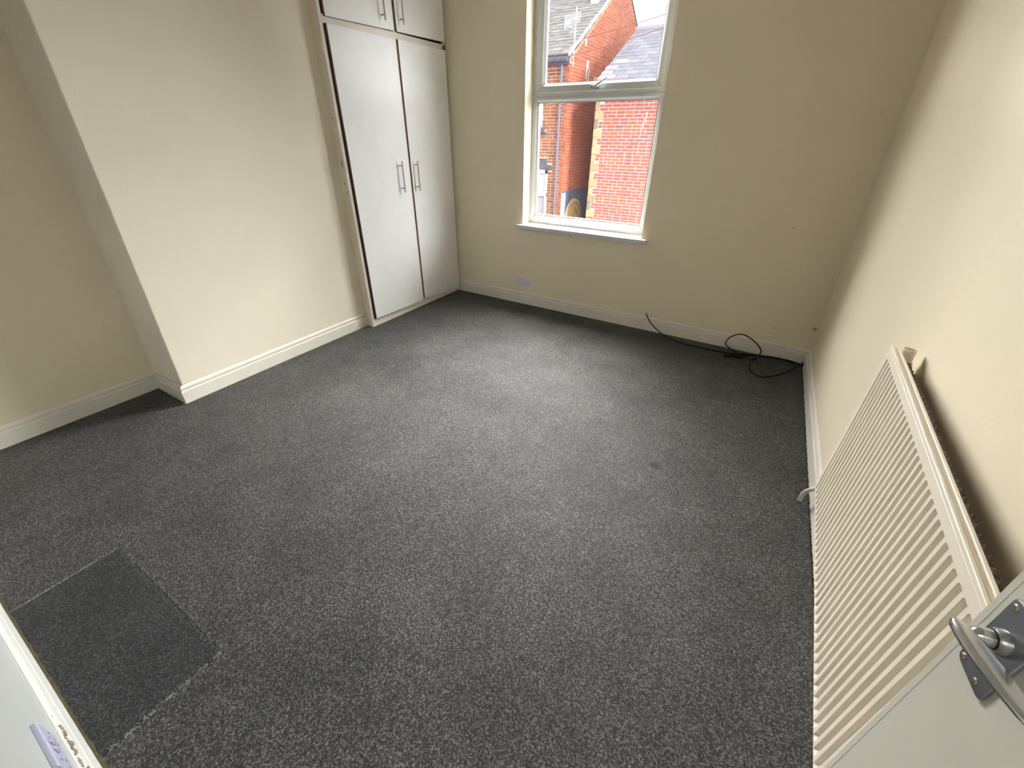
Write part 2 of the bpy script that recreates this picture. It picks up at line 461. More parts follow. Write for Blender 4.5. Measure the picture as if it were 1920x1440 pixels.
# front wall (with the doorway the photograph is taken from) and the landing behind it
DX0, DX1, DZ = -0.36, 0.435, 2.03
mb = MB()
mb.box(-3.4, DX0, YF - 0.11, YF, ZB, CEIL); mb.box(DX1, 0.75, YF - 0.11, YF, ZB, CEIL); mb.box(DX0, DX1, YF - 0.11, YF, DZ, CEIL)
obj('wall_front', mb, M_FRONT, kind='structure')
mb = MB(); mb.box(-1.1, 0.8, -1.5, -1.4, ZB, CEIL); mb.box(-1.2, -1.1, -1.5, YF - 0.11, ZB, CEIL); mb.box(0.75, 0.85, -1.5, YF - 0.11, ZB, CEIL)
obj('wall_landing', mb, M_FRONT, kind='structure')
mb = MB(); mb.box(DX0, DX0 + 0.03, YF - 0.12, YF + 0.004, 0, DZ); mb.box(DX1 - 0.02, DX1, YF - 0.12, YF + 0.004, 0, DZ); mb.box(DX0, DX1, YF - 0.12, YF + 0.004, DZ - 0.03, DZ)
mb.box(DX0 - 0.06, DX0 + 0.01, YF, YF + 0.015, 0, DZ + 0.06)
obj('trim_1', mb, M_SKIRT, kind='structure', bevel=0.002)

# skirting boards: profile (out from wall, up)
HS = 0.110
SK = [(0.0, 0.0), (0.0175, 0.0), (0.0175, 0.076), (0.0155, 0.0785), (0.0105, 0.0795), (0.0095, 0.083), (0.0115, 0.087), (0.0125, 0.093), (0.0115, 0.100), (0.0075, 0.1065), (0.0035, HS), (0.0, HS)]
def skirting(name, a, b, nrm, ma=(0, 0), mb_=(0, 0), h=1.0):
    """a, b floor points on the wall face; nrm into the room; ma, mb_ = (towards outside-corner, inside-corner) mitres"""
    a = Vector((*a, 0)); b = Vector((*b, 0)); n = Vector((*nrm, 0)).normalized(); d = (b - a).normalized()
    m = MB(); base = []
    for P, k in ((a, ma), (b, mb_)):
        s = len(m.v)
        for o_, z in SK:
            m.v.append(tuple(P + n * (o_ - 0.002 if o_ == 0 else o_) + d * (o_ * k) + Vector((0, 0, z * h if z else -0.01))))
        base.append(s)
    q = len(SK)
    for k in range(q):
        m.f.append((base[0] + k, base[0] + (k + 1) % q, base[1] + (k + 1) % q, base[1] + k))
    m.f.append(tuple(range(base[0], base[0] + q))); m.f.append(tuple(range(base[1], base[1] + q)))
    return obj(name, m, M_SKIRT, kind='structure')
skirting('baseboard_back', (XW - 0.01, yb(XW)), (xr(3.39), yb(0.45)), (-0.012, -1), 0, -1)
skirting('baseboard_right', (xr(3.39), yb(0.45)), (xr(-0.2), -0.2), (-1, 0.02), 1, 0)
skirting('baseboard_left', (xl(XA, -0.2), YF), (xl(XA, 0.8), yc(0)), (1, 0), 1, -1)
skirting('baseboard_chimney_side', (xl(XA, 0.8), yc(0)), (xl(XC, 0.8), yc(0)), (0, -1), 1, 1)
skirting('baseboard_chimney_breast', (xl(XC, 0.8), yc(0)), (xl(XC, YW), YW), (1, 0.006), -1, 0)
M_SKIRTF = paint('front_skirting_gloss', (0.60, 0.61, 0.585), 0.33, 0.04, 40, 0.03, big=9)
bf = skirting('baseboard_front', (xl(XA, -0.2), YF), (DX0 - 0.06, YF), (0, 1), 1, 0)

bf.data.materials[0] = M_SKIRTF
# paint chips along the top of the front skirting, beside the socket
m = MB(); rnd = random.Random(3)
for kk in range(46):
    x = -1.27 + 0.30 * rnd.random() ** 0.8; w = 0.003 + 0.012 * rnd.random() * (0.4 + (x + 1.27) * 3); y0 = 0.0085 + rnd.gauss(0, 0.0018)
    ring = [(x + math.cos(t) * w * (0.6 + 0.6 * rnd.random()), YF + y0 + math.sin(t) * 0.0022 * (0.5 + rnd.random())) for t in [i * math.pi / 4 for i in range(8)]]
    b = len(m.v)
    m.v += [(px, py, 0.100) for px, py in ring] + [(px, py, 0.1073 - max(0.0, py - YF - 0.0075) * 1.2) for px, py in ring]
    m.f += [tuple(range(b + 8, b + 16)), tuple(range(b, b + 8))] + [(b + i, b + (i + 1) % 8, b + 8 + (i + 1) % 8, b + 8 + i) for i in range(8)]
obj('paint_chips', m, M_CHIP, parent=bf, kind='stuff')

# ------------------------------------------------------------------ carpet
PX0, PX1, PY1 = -1.876, -1.135, 0.125      # the patch let into the carpet by the front wall
YS0 = YF + 0.0195
xs = ['A', XC + 0.02, XW + 0.004, PX0, PX1, 'R']
ys = [YS0] + [YS0 + (PY1 - YS0) * i / 12 for i in range(1, 13)] + [PY1 + (yc(0) - 0.02 - PY1) * i / 26 for i in range(1, 27)]
ys += [yc(0) - 0.02 + (YW - 0.004 - yc(0) + 0.02) * i / 50 for i in range(1, 51)] + [YW - 0.004 + (3.388 - YW) * i / 40 for i in range(1, 41)]
rnd = random.Random(11)
jit = {i: rnd.uniform(-0.0035, 0.0025) for i in range(len(ys))}
def cx(tagx, i):
    y = ys[i]
    if tagx == 'A': return xl(XA, y) + 0.0185
    if tagx == 'R': return xr(y) - 0.0215 + jit[i] + (0.004 if y > 2.9 else 0.0)
    return tagx
m = MB()
def cell(k, i, zt, mesh):
    x00, x10, x11, x01 = cx(xs[k], i), cx(xs[k + 1], i), cx(xs[k + 1], i + 1), cx(xs[k], i + 1)
    b = len(mesh.v)
    ya, yb_ = ys[i], ys[i + 1]
    def yy(x, y, idx): return yb(x) - 0.020 if idx == len(ys) - 1 else y
    mesh.v += [(x00, yy(x00, ya, i), zt), (x10, yy(x10, ya, i), zt), (x11, yy(x11, yb_, i + 1), zt), (x01, yy(x01, yb_, i + 1), zt)]
    mesh.f.append((b, b + 1, b + 2, b + 3))
for i in range(len(ys) - 1):
    ym = (ys[i] + ys[i + 1]) / 2
    for k in range(5):
        if k == 0 and ym > yc(0) - 0.02: continue
        if k == 1 and ym > YW - 0.004: continue
        if k == 3 and ym < PY1: continue
        cell(k, i, 0.0, m)
def solidify(mb, mat, name, parent, depth=0.012):
    me = bpy.data.meshes.new(name)
    me.from_pydata(mb.v, [], mb.f)
    bm = bmesh.new(); bm.from_mesh(me)
    bmesh.ops.remove_doubles(bm, verts=bm.verts, dist=0.0004)
    r = bmesh.ops.extrude_face_region(bm, geom=bm.faces[:])
    for v in [e for e in r['geom'] if isinstance(e, bmesh.types.BMVert)]:
        v.co.z -= depth
    bmesh.ops.recalc_face_normals(bm, faces=bm.faces)
    bm.to_mesh(me); bm.free()
    me.materials.append(mat)
    o = bpy.data.objects.new(name, me); COL.objects.link(o); o.parent = parent
    return o
carpet = solidify(m, M_CARPET, 'carpet', None)
tag(carpet, 'dark grey fitted twist pile carpet covering the whole bedroom floor', 'carpet')
mp_ = MB(); g = 0.002
n_ = 10
for i in range(n_):
    for j in range(5):
        xa = PX0 + g + (PX1 - PX0 - 2 * g) * i / n_; xb_ = PX0 + g + (PX1 - PX0 - 2 * g) * (i + 1) / n_
        ya = YS0 + 0.004 + (PY1 - g - YS0 - 0.004) * j / 5; yb_ = YS0 + 0.004 + (PY1 - g - YS0 - 0.004) * (j + 1) / 5
        b = len(mp_.v)
        mp_.v += [(xa, ya, 0.0), (xb_, ya, 0.0), (xb_, yb_, 0.0), (xa, yb_, 0.0)]; mp_.f.append((b, b + 1, b + 2, b + 3))
solidify(mp_, M_PATCH, 'carpet_patch', carpet)['label'] = 'darker rectangular carpet patch let in along the front skirting'

def tufts(name, mat, spots, parent, label=None):
    """many little upright pile tufts, joined: nobody could count them"""
    m = MB(); r = random.Random(len(spots))
    for (x, y, z, h, w, lean) in spots:
        a = r.random() * 6.28; b = len(m.v)
        for k in range(4):
            t = a + k * math.pi / 2
            m.v.append((x + math.cos(t) * w, y + math.sin(t) * w, z))
        la = r.random() * 6.28
        m.v.append((x + math.cos(la) * lean, y + math.sin(la) * lean, z + h))
        m.f += [(b + k, b + (k + 1) % 4, b + 4) for k in range(4)]
    return obj(name, m, mat, parent=parent, kind='stuff', label=label)
rnd = random.Random(5)
sp = []
def seam(ax, ay, bx, by, n, width, h=0.004, dens=lambda t: 1.0):
    for i in range(n):
        t = rnd.random()
        if rnd.random() > dens(t): continue
        x = ax + (bx - ax) * t; y = ay + (by - ay) * t; o = rnd.gauss(0, width)
        dx, dy = (by - ay), -(bx - ax); L = math.hypot(dx, dy)
        sp.append((x + dx / L * o, y + dy / L * o, -0.001, h * rnd.uniform(0.5, 1.3), rnd.uniform(0.0011, 0.0022), rnd.uniform(0, 0.004)))
seam(PX0, YS0, PX0, PY1, 420, 0.0018, 0.003)
seam(PX0, PY1, PX1, PY1, 380, 0.0075, 0.003)
seam(PX1, PY1, PX1, YS0 + 0.02, 560, 0.0035, 0.004, lambda t: 0.55 + 0.45 * math.sin(t * 40))
seam(-0.125, 2.487, 0.42, 2.522, 300, 0.003, 0.003, lambda t: 0.45 + 0.55 * math.sin(t * 23) ** 2)
tufts('carpet_seam', M_TUFT, sp, carpet, 'pale fuzzy seam lines where the carpet was cut and joined')
sp = []
for i in range(700):
    y = rnd.uniform(0.6, 3.35); x = xr(y) - 0.0215 + rnd.gauss(0.0, 0.0018)
    sp.append((x, y, -0.002, rnd.uniform(0.003, 0.008), 0.0022, rnd.uniform(0, 0.005)))
for i in range(350):
    x = rnd.uniform(-2.1, -0.5); sp.append((x, YS0 + abs(rnd.gauss(0, 0.003)) + 0.002, -0.004, rnd.uniform(0.002, 0.007), 0.002, 0.003))
tufts('edge_tufts', M_TUFTD, sp, carpet)
m = MB()
pts_ = [(-2.3 + i * 0.03, YS0 + 0.0035 + rnd.uniform(-0.001, 0.003)) for i in range(54)]
for (xa, ya), (xb_, yb2) in zip(pts_, pts_[1:]):
    m.hexa([(xa, YS0 - 0.001, -0.012), (xb_, YS0 - 0.001, -0.012), (xb_, yb2 + 0.004, -0.012), (xa, ya + 0.004, -0.012), (xa, YS0 - 0.001, 0.002), (xb_, YS0 - 0.001, 0.002), (xb_, yb2, 0.0015), (xa, ya, 0.0015)])
obj('underlay_edge', m, M_UNDER, parent=carpet, label='brown underlay edge showing along the front skirting')

# ------------------------------------------------------------------ window
win = thing('window_1', (-1.40, 3.50, 0.74), kind='structure', label='white plastic window with opening top sash over a fixed pane')
def fy(x): return yb(x) + 0.120           # inner face of the frame
def bar(mb, x0, x1, z0, z1, off=0.0, depth=0.06):
    mb.hexa([(x0, fy(x0) + off, z0), (x1, fy(x1) + off, z0), (x1, fy(x1) + off + depth, z0), (x0, fy(x0) + off + depth, z0),
             (x0, fy(x0) + off, z1), (x1, fy(x1) + off, z1), (x1, fy(x1) + off + depth, z1), (x0, fy(x0) + off + depth, z1)])
def mitred(mb, x0, x1, z0, z1, ix0, ix1, iz0, iz1, off, depth, lip=0.0):
    """a rectangular ring of four mitred bars, inner edge set back by lip (a sloped bead)"""
    O = [(x0, z0), (x1, z0), (x1, z1), (x0, z1)]; I = [(ix0, iz0), (ix1, iz0), (ix1, iz1), (ix0, iz1)]
    for k in range(4):
        a, b_, c, d = O[k], O[(k + 1) % 4], I[(k + 1) % 4], I[k]
        P = [(a, 0), (b_, 0), (c, lip), (d, lip)]
        mb.hexa([(p[0], fy(p[0]) + off + l, p[1]) for p, l in P] + [(p[0], fy(p[0]) + off + depth, p[1]) for p, l in P])
FX0, FX1, FZ0, FZ1 = -1.952, -0.862, 0.724, 2.41
m = MB()
mitred(m, FX0, FX1, FZ0, 1.667, -1.900, -0.920, 0.776, 1.645, 0.0, 0.07)
mitred(m, FX0, FX1, 1.667, FZ1, -1.896, -0.918, 1.693, 2.37, 0.0, 0.07)
frame = obj('window_frame', m, M_UPVC, parent=win, bevel=0.003)
m = MB(); mitred(m, -1.903, -0.917, 0.773, 1.648, -1.884, -0.934, 0.798, 1.628, 0.002, 0.05, 0.014)
obj('glazing_bead', m, M_UPVC, parent=frame, bevel=0.0015)
m = MB(); mitred(m, -1.8855, -0.9325, 0.7965, 1.6295, -1.882, -0.936, 0.8, 1.626, 0.014, 0.02)
obj('gasket', m, M_GASKET, parent=frame)
m = MB(); mitred(m, -1.899, -0.915, 1.690, 2.373, -1.846, -0.958, 1.736, 2.322, -0.012, 0.06)
sash = obj('window_sash', m, M_UPVC, parent=win, bevel=0.005, seg=3, label='opening top sash with a lever handle')
m = MB(); mitred(m, -1.849, -0.955, 1.733, 2.325, -1.830, -0.972, 1.750, 2.305, -0.010, 0.04, 0.013)
obj('glazing_bead', m, M_UPVC, parent=sash, bevel=0.0015)
m = MB(); mitred(m, -1.8315, -0.9705, 1.7485, 2.3065, -1.828, -0.974, 1.752, 2.303, 0.004, 0.02)
obj('gasket', m, M_GASKET, parent=sash)
m = MB(); bar(m, -1.884, -0.934, 0.798, 1.628, 0.026, 0.006)
obj('window_pane', m, M_GLASS, parent=win)
m = MB(); bar(m, -1.83, -0.972, 1.75, 2.305, 0.016, 0.006)
obj('window_pane', m, M_GLASS, parent=win)
# sash handle
hx, hz = -1.405, 1.712; hy = fy(hx) - 0.012
m = MB(); m.box(hx - 0.035, hx + 0.035, hy - 0.008, hy + 0.001, hz - 0.012, hz + 0.014)
hb = obj('window_handle', m, M_CHROME, parent=sash, bevel=0.004)
m = MB()
m.tube([(hx, hy - 0.005, hz + 0.002), (hx, hy - 0.028, hz + 0.002)], 0.010, 12)
m.sweep([(hx - 0.006, hy - 0.030, hz - 0.004), (hx + 0.028, hy - 0.034, hz + 0.016), (hx + 0.066, hy - 0.036, hz + 0.036), (hx + 0.098, hy - 0.034, hz + 0.052)],
        [[(-0.005, -0.009), (0.005, -0.009), (0.005, 0.009), (-0.005, 0.009)], [(-0.005, -0.008), (0.005, -0.008), (0.005, 0.008), (-0.005, 0.008)],
         [(-0.004, -0.006), (0.004, -0.006), (0.004, 0.006), (-0.004, 0.006)], [(-0.003, -0.005), (0.003, -0.005), (0.003, 0.005), (-0.003, 0.005)]], up=Vector((0, -1, 0)))
obj('handle_lever', m, M_PLATE, parent=sash, bevel=0.0015)
# inner sill board
m = MB()
SX0, SX1 = -1.982, -0.818
def sp_(x, o, z): return (x, yb(x) + o, z)
z_top = lambda x: 0.728 - 0.0055 * (x - SX0)
for (xa, xb_, o0, o1) in ((SX0, SX1, -0.046, -0.0005), (XWL + 0.001, XWR - 0.001, -0.001, 0.125)):
    m.hexa([sp_(xa, o0, z_top(xa) - 0.030), sp_(xb_, o0, z_top(xb_) - 0.030), sp_(xb_, o1, z_top(xb_) - 0.030), sp_(xa, o1, z_top(xa) - 0.030),
            sp_(xa, o0, z_top(xa)), sp_(xb_, o0, z_top(xb_)), sp_(xb_, o1, z_top(xb_)), sp_(xa, o1, z_top(xa))])
obj('window_sill', m, M_SILL, parent=win, bevel=0.004)

# ------------------------------------------------------------------ built-in wardrobe in the alcove
wd = thing('built_in_wardrobe', (XW - 0.25, 2.8, 0.0), 'white built-in wardrobe filling the alcove between chimney breast and window wall', 'wardrobe')
YE = yb(XW) - 0.004
ZMID0, ZMID1 = 1.994, 2.030
m = MB()
m.box(XAb + 0.03, XW, YW, YW + 0.020, -0.012, CEIL - 0.002)
obj('side_panel', m, M_WALL, parent=wd, label='cream side panel with dark scuffs')
m = MB()
m.box(XW - 0.022, XW + 0.001, YW - 0.0015, YW + 0.022, -0.012, CEIL - 0.002)
m.box(XW - 0.022, XW, YW + 0.020, YE, -0.012, 0.058)                       # plinth rail
m.box(XW - 0.022, XW, YW + 0.020, YE, ZMID0 - 0.004, ZMID1 + 0.004)           # rail between lower and upper doors
m.box(XW - 0.022, XW - 0.002, 2.815, 2.868, 0.058, CEIL - 0.002)               # mullion
m.box(XW - 0.022, XW, 3.378, YE, 0.05, CEIL - 0.002)
m.box(XW - 0.022, XW, YW + 0.02, YE, CEIL - 0.05, CEIL - 0.002)
obj('face_frame', m, M_CUPFR, parent=wd, bevel=0.0015)
m = MB(); m.box(XAb + 0.03, XW - 0.025, YW + 0.022, YE, 0.0, CEIL - 0.01)
obj('carcass', m, M_DARKGAP, parent=wd)

def cupboard_door(y0, y1, z0, z1, hy_, hz0, hz1, hinge_left, tz=(0, 0)):
    x0, x1 = XW + 0.0005, XW + 0.019
    a0, a1 = z0 + tz[0], z0 + tz[1]
    m = MB(); m.hexa([(x0, y0, a0), (x1, y0, a0), (x1, y1, a1), (x0, y1, a1), (x0, y0, z1), (x1, y0, z1), (x1, y1, z1), (x0, y1, z1)])
    d = obj('door', m, M_CUP, parent=wd, bevel=0.0012)
    me = d.data; me.materials.append(M_RAWEDGE)
    for p in me.polygons:                                # raw board edges left and below, paint on the face
        if abs(p.normal.x) < 0.5 and (p.normal.y < -0.5 or p.normal.z < -0.5):
            p.material_index = 1
    xb0 = x1; xb1 = x1 + 0.034
    m = MB(); m.tube([(xb1, hy_, hz0 - 0.030), (xb1, hy_, hz1 + 0.030)], 0.0055, 12)
    for hz_ in (hz0, hz1):
        m.tube([(xb0 - 0.003, hy_, hz_), (xb1, hy_, hz_)], 0.0045, 10)
    obj('handle', m, M_STEEL, parent=d, smooth=False, label='brushed steel bar handle')
    return d
cupboard_door(YW + 0.034, 2.829, 0.062, 1.990, 2.716, 1.034, 1.196, True, (0.006, -0.008))
cupboard_door(2.850, 3.386, 0.062, 1.996, 2.894, 1.032, 1.194, False, (0.004, -0.030))
cupboard_door(YW + 0.034, 2.825, 2.026, 2.468, 2.716, 2.104, 2.266, True, (-0.004, 0.010))
cupboard_door(2.850, 3.386, 2.036, 2.468, 2.894, 2.108, 2.270, False, (0.0, 0.012))
# dark strip in the gap beside the hinged edge, shade put into its colour
m = MB()
for (za, zb_) in ((0.068, 0.165), (0.200, 1.98), (2.04, 2.46)):
    m.box(XW - 0.002, XW + 0.0035, YW + 0.0225, YW + 0.0335, za, zb_)
obj('gap_shade', m, M_DARKGAP, parent=wd)
# scuffs on the side panel
m = MB()
for (x, z, w, h) in ((-2.728, 1.232, 0.007, 0.055), (-2.742, 1.50, 0.008, 0.012), (-2.735, 1.10, 0.007, 0.02), (-2.735, 1.035, 0.006, 0.012)):
    b = len(m.v)
    for k in range(8):
        t = k * math.pi / 4
        m.v.append((x + math.cos(t) * w * 0.5 + math.sin(t) * h * 0.06, YW - 0.0006, z + math.sin(t) * h * 0.5))
    for k in range(8):
        v = m.v[b + k]; m.v.append((v[0], YW + 0.002, v[2]))
    m.f += [tuple(range(b, b + 8)), tuple(range(b + 8, b + 16))] + [(b + i, b + (i + 1) % 8, b + 8 + (i + 1) % 8, b + 8 + i) for i in range(8)]
obj('scuff_marks', m, M_MARK, parent=wd, kind='stuff')

# ------------------------------------------------------------------ sockets
def socket(name, c, ux, n, label, group=None, red=False, mat=None):
    """double wall socket; c centre on the wall, ux along it, n out of it"""
    ux = Vector(ux).normalized(); n = Vector(n).normalized(); uz = Vector((0, 0, 1)); c = Vector(c)
    mat = mat or M_SOCKET
    t = thing(name, c, label, 'socket', group)
    def blk(u0, u1, z0, z1, d0, d1):
        m = MB(); m.hexa([c + ux * u + n * d + uz * z for z in (z0, z1) for (u, d) in ((u0, d0), (u1, d0), (u1, d1), (u0, d1))]); return m
    obj('face_plate', blk(-0.073, 0.073, -0.043, 0.043, -0.002, 0.011), mat, parent=t, bevel=0.004, seg=3)
    for s in (-1, 1):
        cxx = s * 0.036
        for (u0, u1, z0, z1) in ((cxx - 0.002, cxx + 0.002, 0.006, 0.014), (cxx - 0.0145, cxx - 0.0075, -0.017, -0.013), (cxx + 0.0075, cxx + 0.0145, -0.017, -0.013)):
            obj('pin_slot', blk(u0, u1, z0, z1, 0.008, 0.0114), M_SOCKPIN, parent=t)
        r = obj('rocker_switch', blk(s * 0.012 - 0.006, s * 0.012 + 0.006, 0.008, 0.030, 0.009, 0.0145), mat, parent=t, bevel=0.002)
        if red:
            obj('red_mark', blk(s * 0.012 - 0.004, s * 0.012 + 0.004, 0.010, 0.013, 0.012, 0.0149), M_RED, parent=r)
        m = blk(s * 0.060 - 0.003, s * 0.060 + 0.003, -0.003, 0.003, 0.009, 0.0113)
        obj('screw', m, M_PIN, parent=t, bevel=0.0015)
    return t
socket('wall_socket', (-1.914, yb(-1.914), 0.215), (1, -0.012, 0), (-0.012, -1, 0), 'white double socket on the window wall, low down beside the wardrobe')
socket('wall_socket', (-1.042, YF, 0.234), (-1, 0, 0), (0, 1, 0), 'pale double socket on the near wall, just above the chipped front skirting', red=True, mat=M_SOCKETF)

# ------------------------------------------------------------------ radiator
YR0, YR1 = 0.60, 1.585
def rx(y, z): return 0.390 + 0.010 * (y - 1.2425) + 0.016 * (z - 0.406)
def rz0(y): return 0.2695 + 0.035 * (y - 1.585)
def rz1(y): return 0.8565 + 0.012 * (y - 1.57)
rad = thing('radiator', (0.42, 1.1, 0.0), 'cream fluted panel radiator hung on the right wall behind the open door', 'radiator')
PITCHR = 0.0287
cols = []
y = YR1 - 0.016
segp = [(0.0, 0), (0.0100, 0), (0.0135, 0.75), (0.0155, 1), (0.0220, 1), (0.0245, 0.75), (0.0287, 0)]
ycols = [(YR1, 0.0), (YR1 - 0.004, 0.0)]
while y > YR0 + PITCHR:
    for (dy_, lv) in segp[1:]:
        ycols.append((y - dy_, lv))
    y -= PITCHR
ycols.append((YR0, 0.0))
zr = [(0.0, 0.0), (0.008, 0.0), (0.030, 0.75), (0.042, 1.0), (0.25, 1.0), (0.5, 1.0), (0.75, 1.0), (0.925, 1.0), (0.938, 0.75), (0.947, 0.0), (0.985, 0.0), (1.0, 0.0)]
m = MB()
for (yy, lv) in ycols:
    for (t, k) in zr:
        z = rz0(yy) + (rz1(yy) - rz0(yy)) * t
        curl = 0.004 if t in (0.0, 1.0) else 0.0
        m.v.append((rx(yy, z) + 0.0085 * lv * k + curl * 1.5, yy, z))
nz = len(zr)
for i in range(len(ycols) - 1):
    for j in range(nz - 1):
        a = i * nz + j
        m.f.append((a, a + 1, a + nz + 1, a + nz))
front = obj('front_panel', m, M_RAD, parent=rad)
sd = front.modifiers.new('thick', 'SOLIDIFY'); sd.thickness = 0.0015; sd.offset = 0
# back sheet, rolled top seam, side seam
m = MB()
m.hexa([(rx(yy, z) + dx, yy, z) for z, yy_ in ((0, 0),) for (yy, dx, z) in
        ((YR0, 0.017, rz0(YR0) + 0.004), (YR1 - 0.002, 0.017, rz0(YR1) + 0.004), (YR1 - 0.002, 0.021, rz0(YR1) + 0.004), (YR0, 0.021, rz0(YR0) + 0.004),
         (YR0, 0.017, rz1(YR0) - 0.004), (YR1 - 0.002, 0.017, rz1(YR1) - 0.004), (YR1 - 0.002, 0.021, rz1(YR1) - 0.004), (YR0, 0.021, rz1(YR0) - 0.004))])
obj('back_sheet', m, M_RAD, parent=rad)
m = MB()
for (d0, d1, dz0, dz1) in ((-0.0005, 0.0065, -0.010, 0.0015), (0.0065, 0.0150, -0.012, -0.0025), (0.0150, 0.0225, -0.012, 0.0012)):
    m.hexa([(rx(yy, rz1(yy)) + dd, yy, rz1(yy) + dz) for dz in (dz0, dz1) for (yy, dd) in ((YR0, d0), (YR1 - 0.001, d0), (YR1 - 0.001, d1), (YR0, d1))])
obj('top_seam', m, M_RAD, parent=rad, bevel=0.0018, seg=3)
m = MB()
for yy in (YR1 - 0.003, ):
    m.hexa([(rx(yy, z_) + dd, yv, z_) for z_ in (rz0(yy) + 0.002, rz1(yy) - 0.002) for (yv, dd) in ((yy - 0.004, 0.004), (yy + 0.003, 0.004), (yy + 0.003, 0.021), (yy - 0.004, 0.021))])
obj('side_seam', m, M_RAD, parent=rad, bevel=0.002)
# convector fins: a folded sheet behind the panel
m = MB(); k = 0; yy = YR0 + 0.03; ring = []
while yy < YR1 - 0.05:
    ring.append((yy, 0.022 if k % 4 in (0, 1) else 0.046)); yy += 0.004 if k % 2 else 0.0085; k += 1
for (yv, dd) in ring:
    for t in (0.06, 0.965):
        z = rz0(yv) + (rz1(yv) - rz0(yv)) * t
        m.v.append((rx(yv, z) + dd, yv, z))
m.f += [(2 * i, 2 * i + 1, 2 * i + 3, 2 * i + 2) for i in range(len(ring) - 1)]
fins = obj('convector_fins', m, M_FIN, parent=rad)
sd = fins.modifiers.new('thick', 'SOLIDIFY'); sd.thickness = 0.0006
# top tapping boss at the far end, open end ring
zt = rz1(YR1) - 0.028; xt = rx(YR1, zt) + 0.036
m = MB()
def ringpipe(m, c, axis, r0, r1, L, seg=20):
    b = len(m.v); c = Vector(c); axis = Vector(axis).normalized(); a = axis.orthogonal().normalized(); q = axis.cross(a)
    for (r, s) in ((r1, 0), (r1, L), (r0, L), (r0, L * 0.35)):
        for k in range(seg):
            t = 2 * math.pi * k / seg
            m.v.append(tuple(c + axis * s + (a * math.cos(t) + q * math.sin(t)) * r))
    for j in range(3):
        for k in range(seg):
            m.f.append((b + j * seg + k, b + j * seg + (k + 1) % seg, b + (j + 1) * seg + (k + 1) % seg, b + (j + 1) * seg + k))
    m.f.append(tuple(range(b + 3 * seg, b + 4 * seg))); m.f.append(tuple(range(b, b + seg)))
ringpipe(m, (xt, YR1 - 0.035, zt), (-0.0, 0.05, 1), 0.0125, 0.0175, 0.040)
m.box(xt - 0.016, xt + 0.018, YR1 - 0.052, YR1 - 0.016, zt - 0.05, zt + 0.004)
m.box(xt - 0.022, xt - 0.010, YR1 - 0.047, YR1 - 0.02, zt - 0.03, zt + 0.01)
obj('top_tapping', m, M_RAD, parent=rad, bevel=0.003, label='open cream ring at the far top corner')
for yy in (1.36, 0.80):
    obj('wall_bracket', MB().box(rx(yy, .6) + 0.020, xr(yy, .72) - 0.0005, yy - 0.015, yy + 0.015, 0.50, 0.72), M_RAD, parent=rad)
# pipe tail dropping to the carpet
m = MB()
m.tube([(0.4205, 1.815, 0.001), (0.4195, 1.803, 0.05), (0.418, 1.765, 0.10), (0.416, 1.70, 0.165), (0.413, 1.63, 0.225), (0.410, 1.56, 0.285)], 0.0085, 12)
obj('pipe_tail', m, M_RAD, parent=rad, smooth=True, label='white painted pipe dropping to the carpet')

# ------------------------------------------------------------------ open door with lever handle
Af = Vector((0.3207, 0.5187, 0)); Hf = Vector((0.394, -0.190, 0))
du = (Hf - Af).normalized(); dn = Vector((du.y, -du.x, 0))
if dn.x > 0: dn = -dn
LW = (Hf - Af).length
door = thing('door_1', Hf, kind='structure', label='cream flush bedroom door standing open against the radiator')
def dp(u, z, o=0.0): return Af + du * u + dn * o + Vector((0, 0, z))
m = MB()
m.hexa([dp(u, z, o) for z in (0.012, 1.985) for (u, o) in ((0, 0), (LW, 0), (LW, -0.035), (0, -0.035))])
leaf = obj('door_leaf', m, M_DOOR, parent=door, bevel=0.005, seg=3)
m = MB(); m.hexa([dp(u, z, o) for z in (0.012, 1.985) for (u, o) in ((0.0035, -0.001), (0.0120, -0.001), (0.0120, 0.00035), (0.0035, 0.00035))])
obj('edge_lipping', m, M_DOOR, parent=door)
# backplate: waisted rectangle with rounded corners
def plate_outline(u0, u1, z0, z1, r, n=6):
    pts = []
    for (cu, cz, a0) in ((u1 - r, z0 + r, -90), (u1 - r, z1 - r, 0), (u0 + r, z1 - r, 90), (u0 + r, z0 + r, 180)):
        for k in range(n + 1):
            t = math.radians(a0 + 90 * k / n); pts.append((cu + r * math.cos(t), cz + r * math.sin(t)))
    return pts
lev = thing('door_handle', dp(0.049, 0.945)); lev.parent = door; lev.location = dp(0.049, 0.945) - Hf
m = MB(); pl_ = plate_outline(0.0225, 0.077, 0.876, 0.992, 0.009); b = len(m.v); q = len(pl_)
m.v += [tuple(dp(u, z, -0.001)) for u, z in pl_] + [tuple(dp(u, z, 0.0025)) for u, z in pl_]
cu, cz = 0.0498, 0.934
m.v += [tuple(dp(cu + (u - cu) * 0.95, cz + (z - cz) * 0.97, 0.0036)) for u, z in pl_]
for j in range(2):
    m.f += [(b + j * q + i, b + j * q + (i + 1) % q, b + (j + 1) * q + (i + 1) % q, b + (j + 1) * q + i) for i in range(q)]
m.f += [tuple(range(b + 2 * q, b + 3 * q)), tuple(range(b, b + q))]
obj('back_plate', m, M_PLATE, parent=lev)
for (su, sz) in ((0.0315, 0.982), (0.0685, 0.982), (0.0315, 0.886), (0.0600, 0.886)):
    m = MB(); m.tube([dp(su, sz, 0.002), dp(su, sz, 0.0042), dp(su, sz, 0.0052)], [0.0045, 0.0045, 0.0030], 12)
    m.tube([dp(su, sz, 0.0046), dp(su, sz, 0.0056)], 0.0013, 6)
    obj('screw', m, M_SCREW, parent=lev)
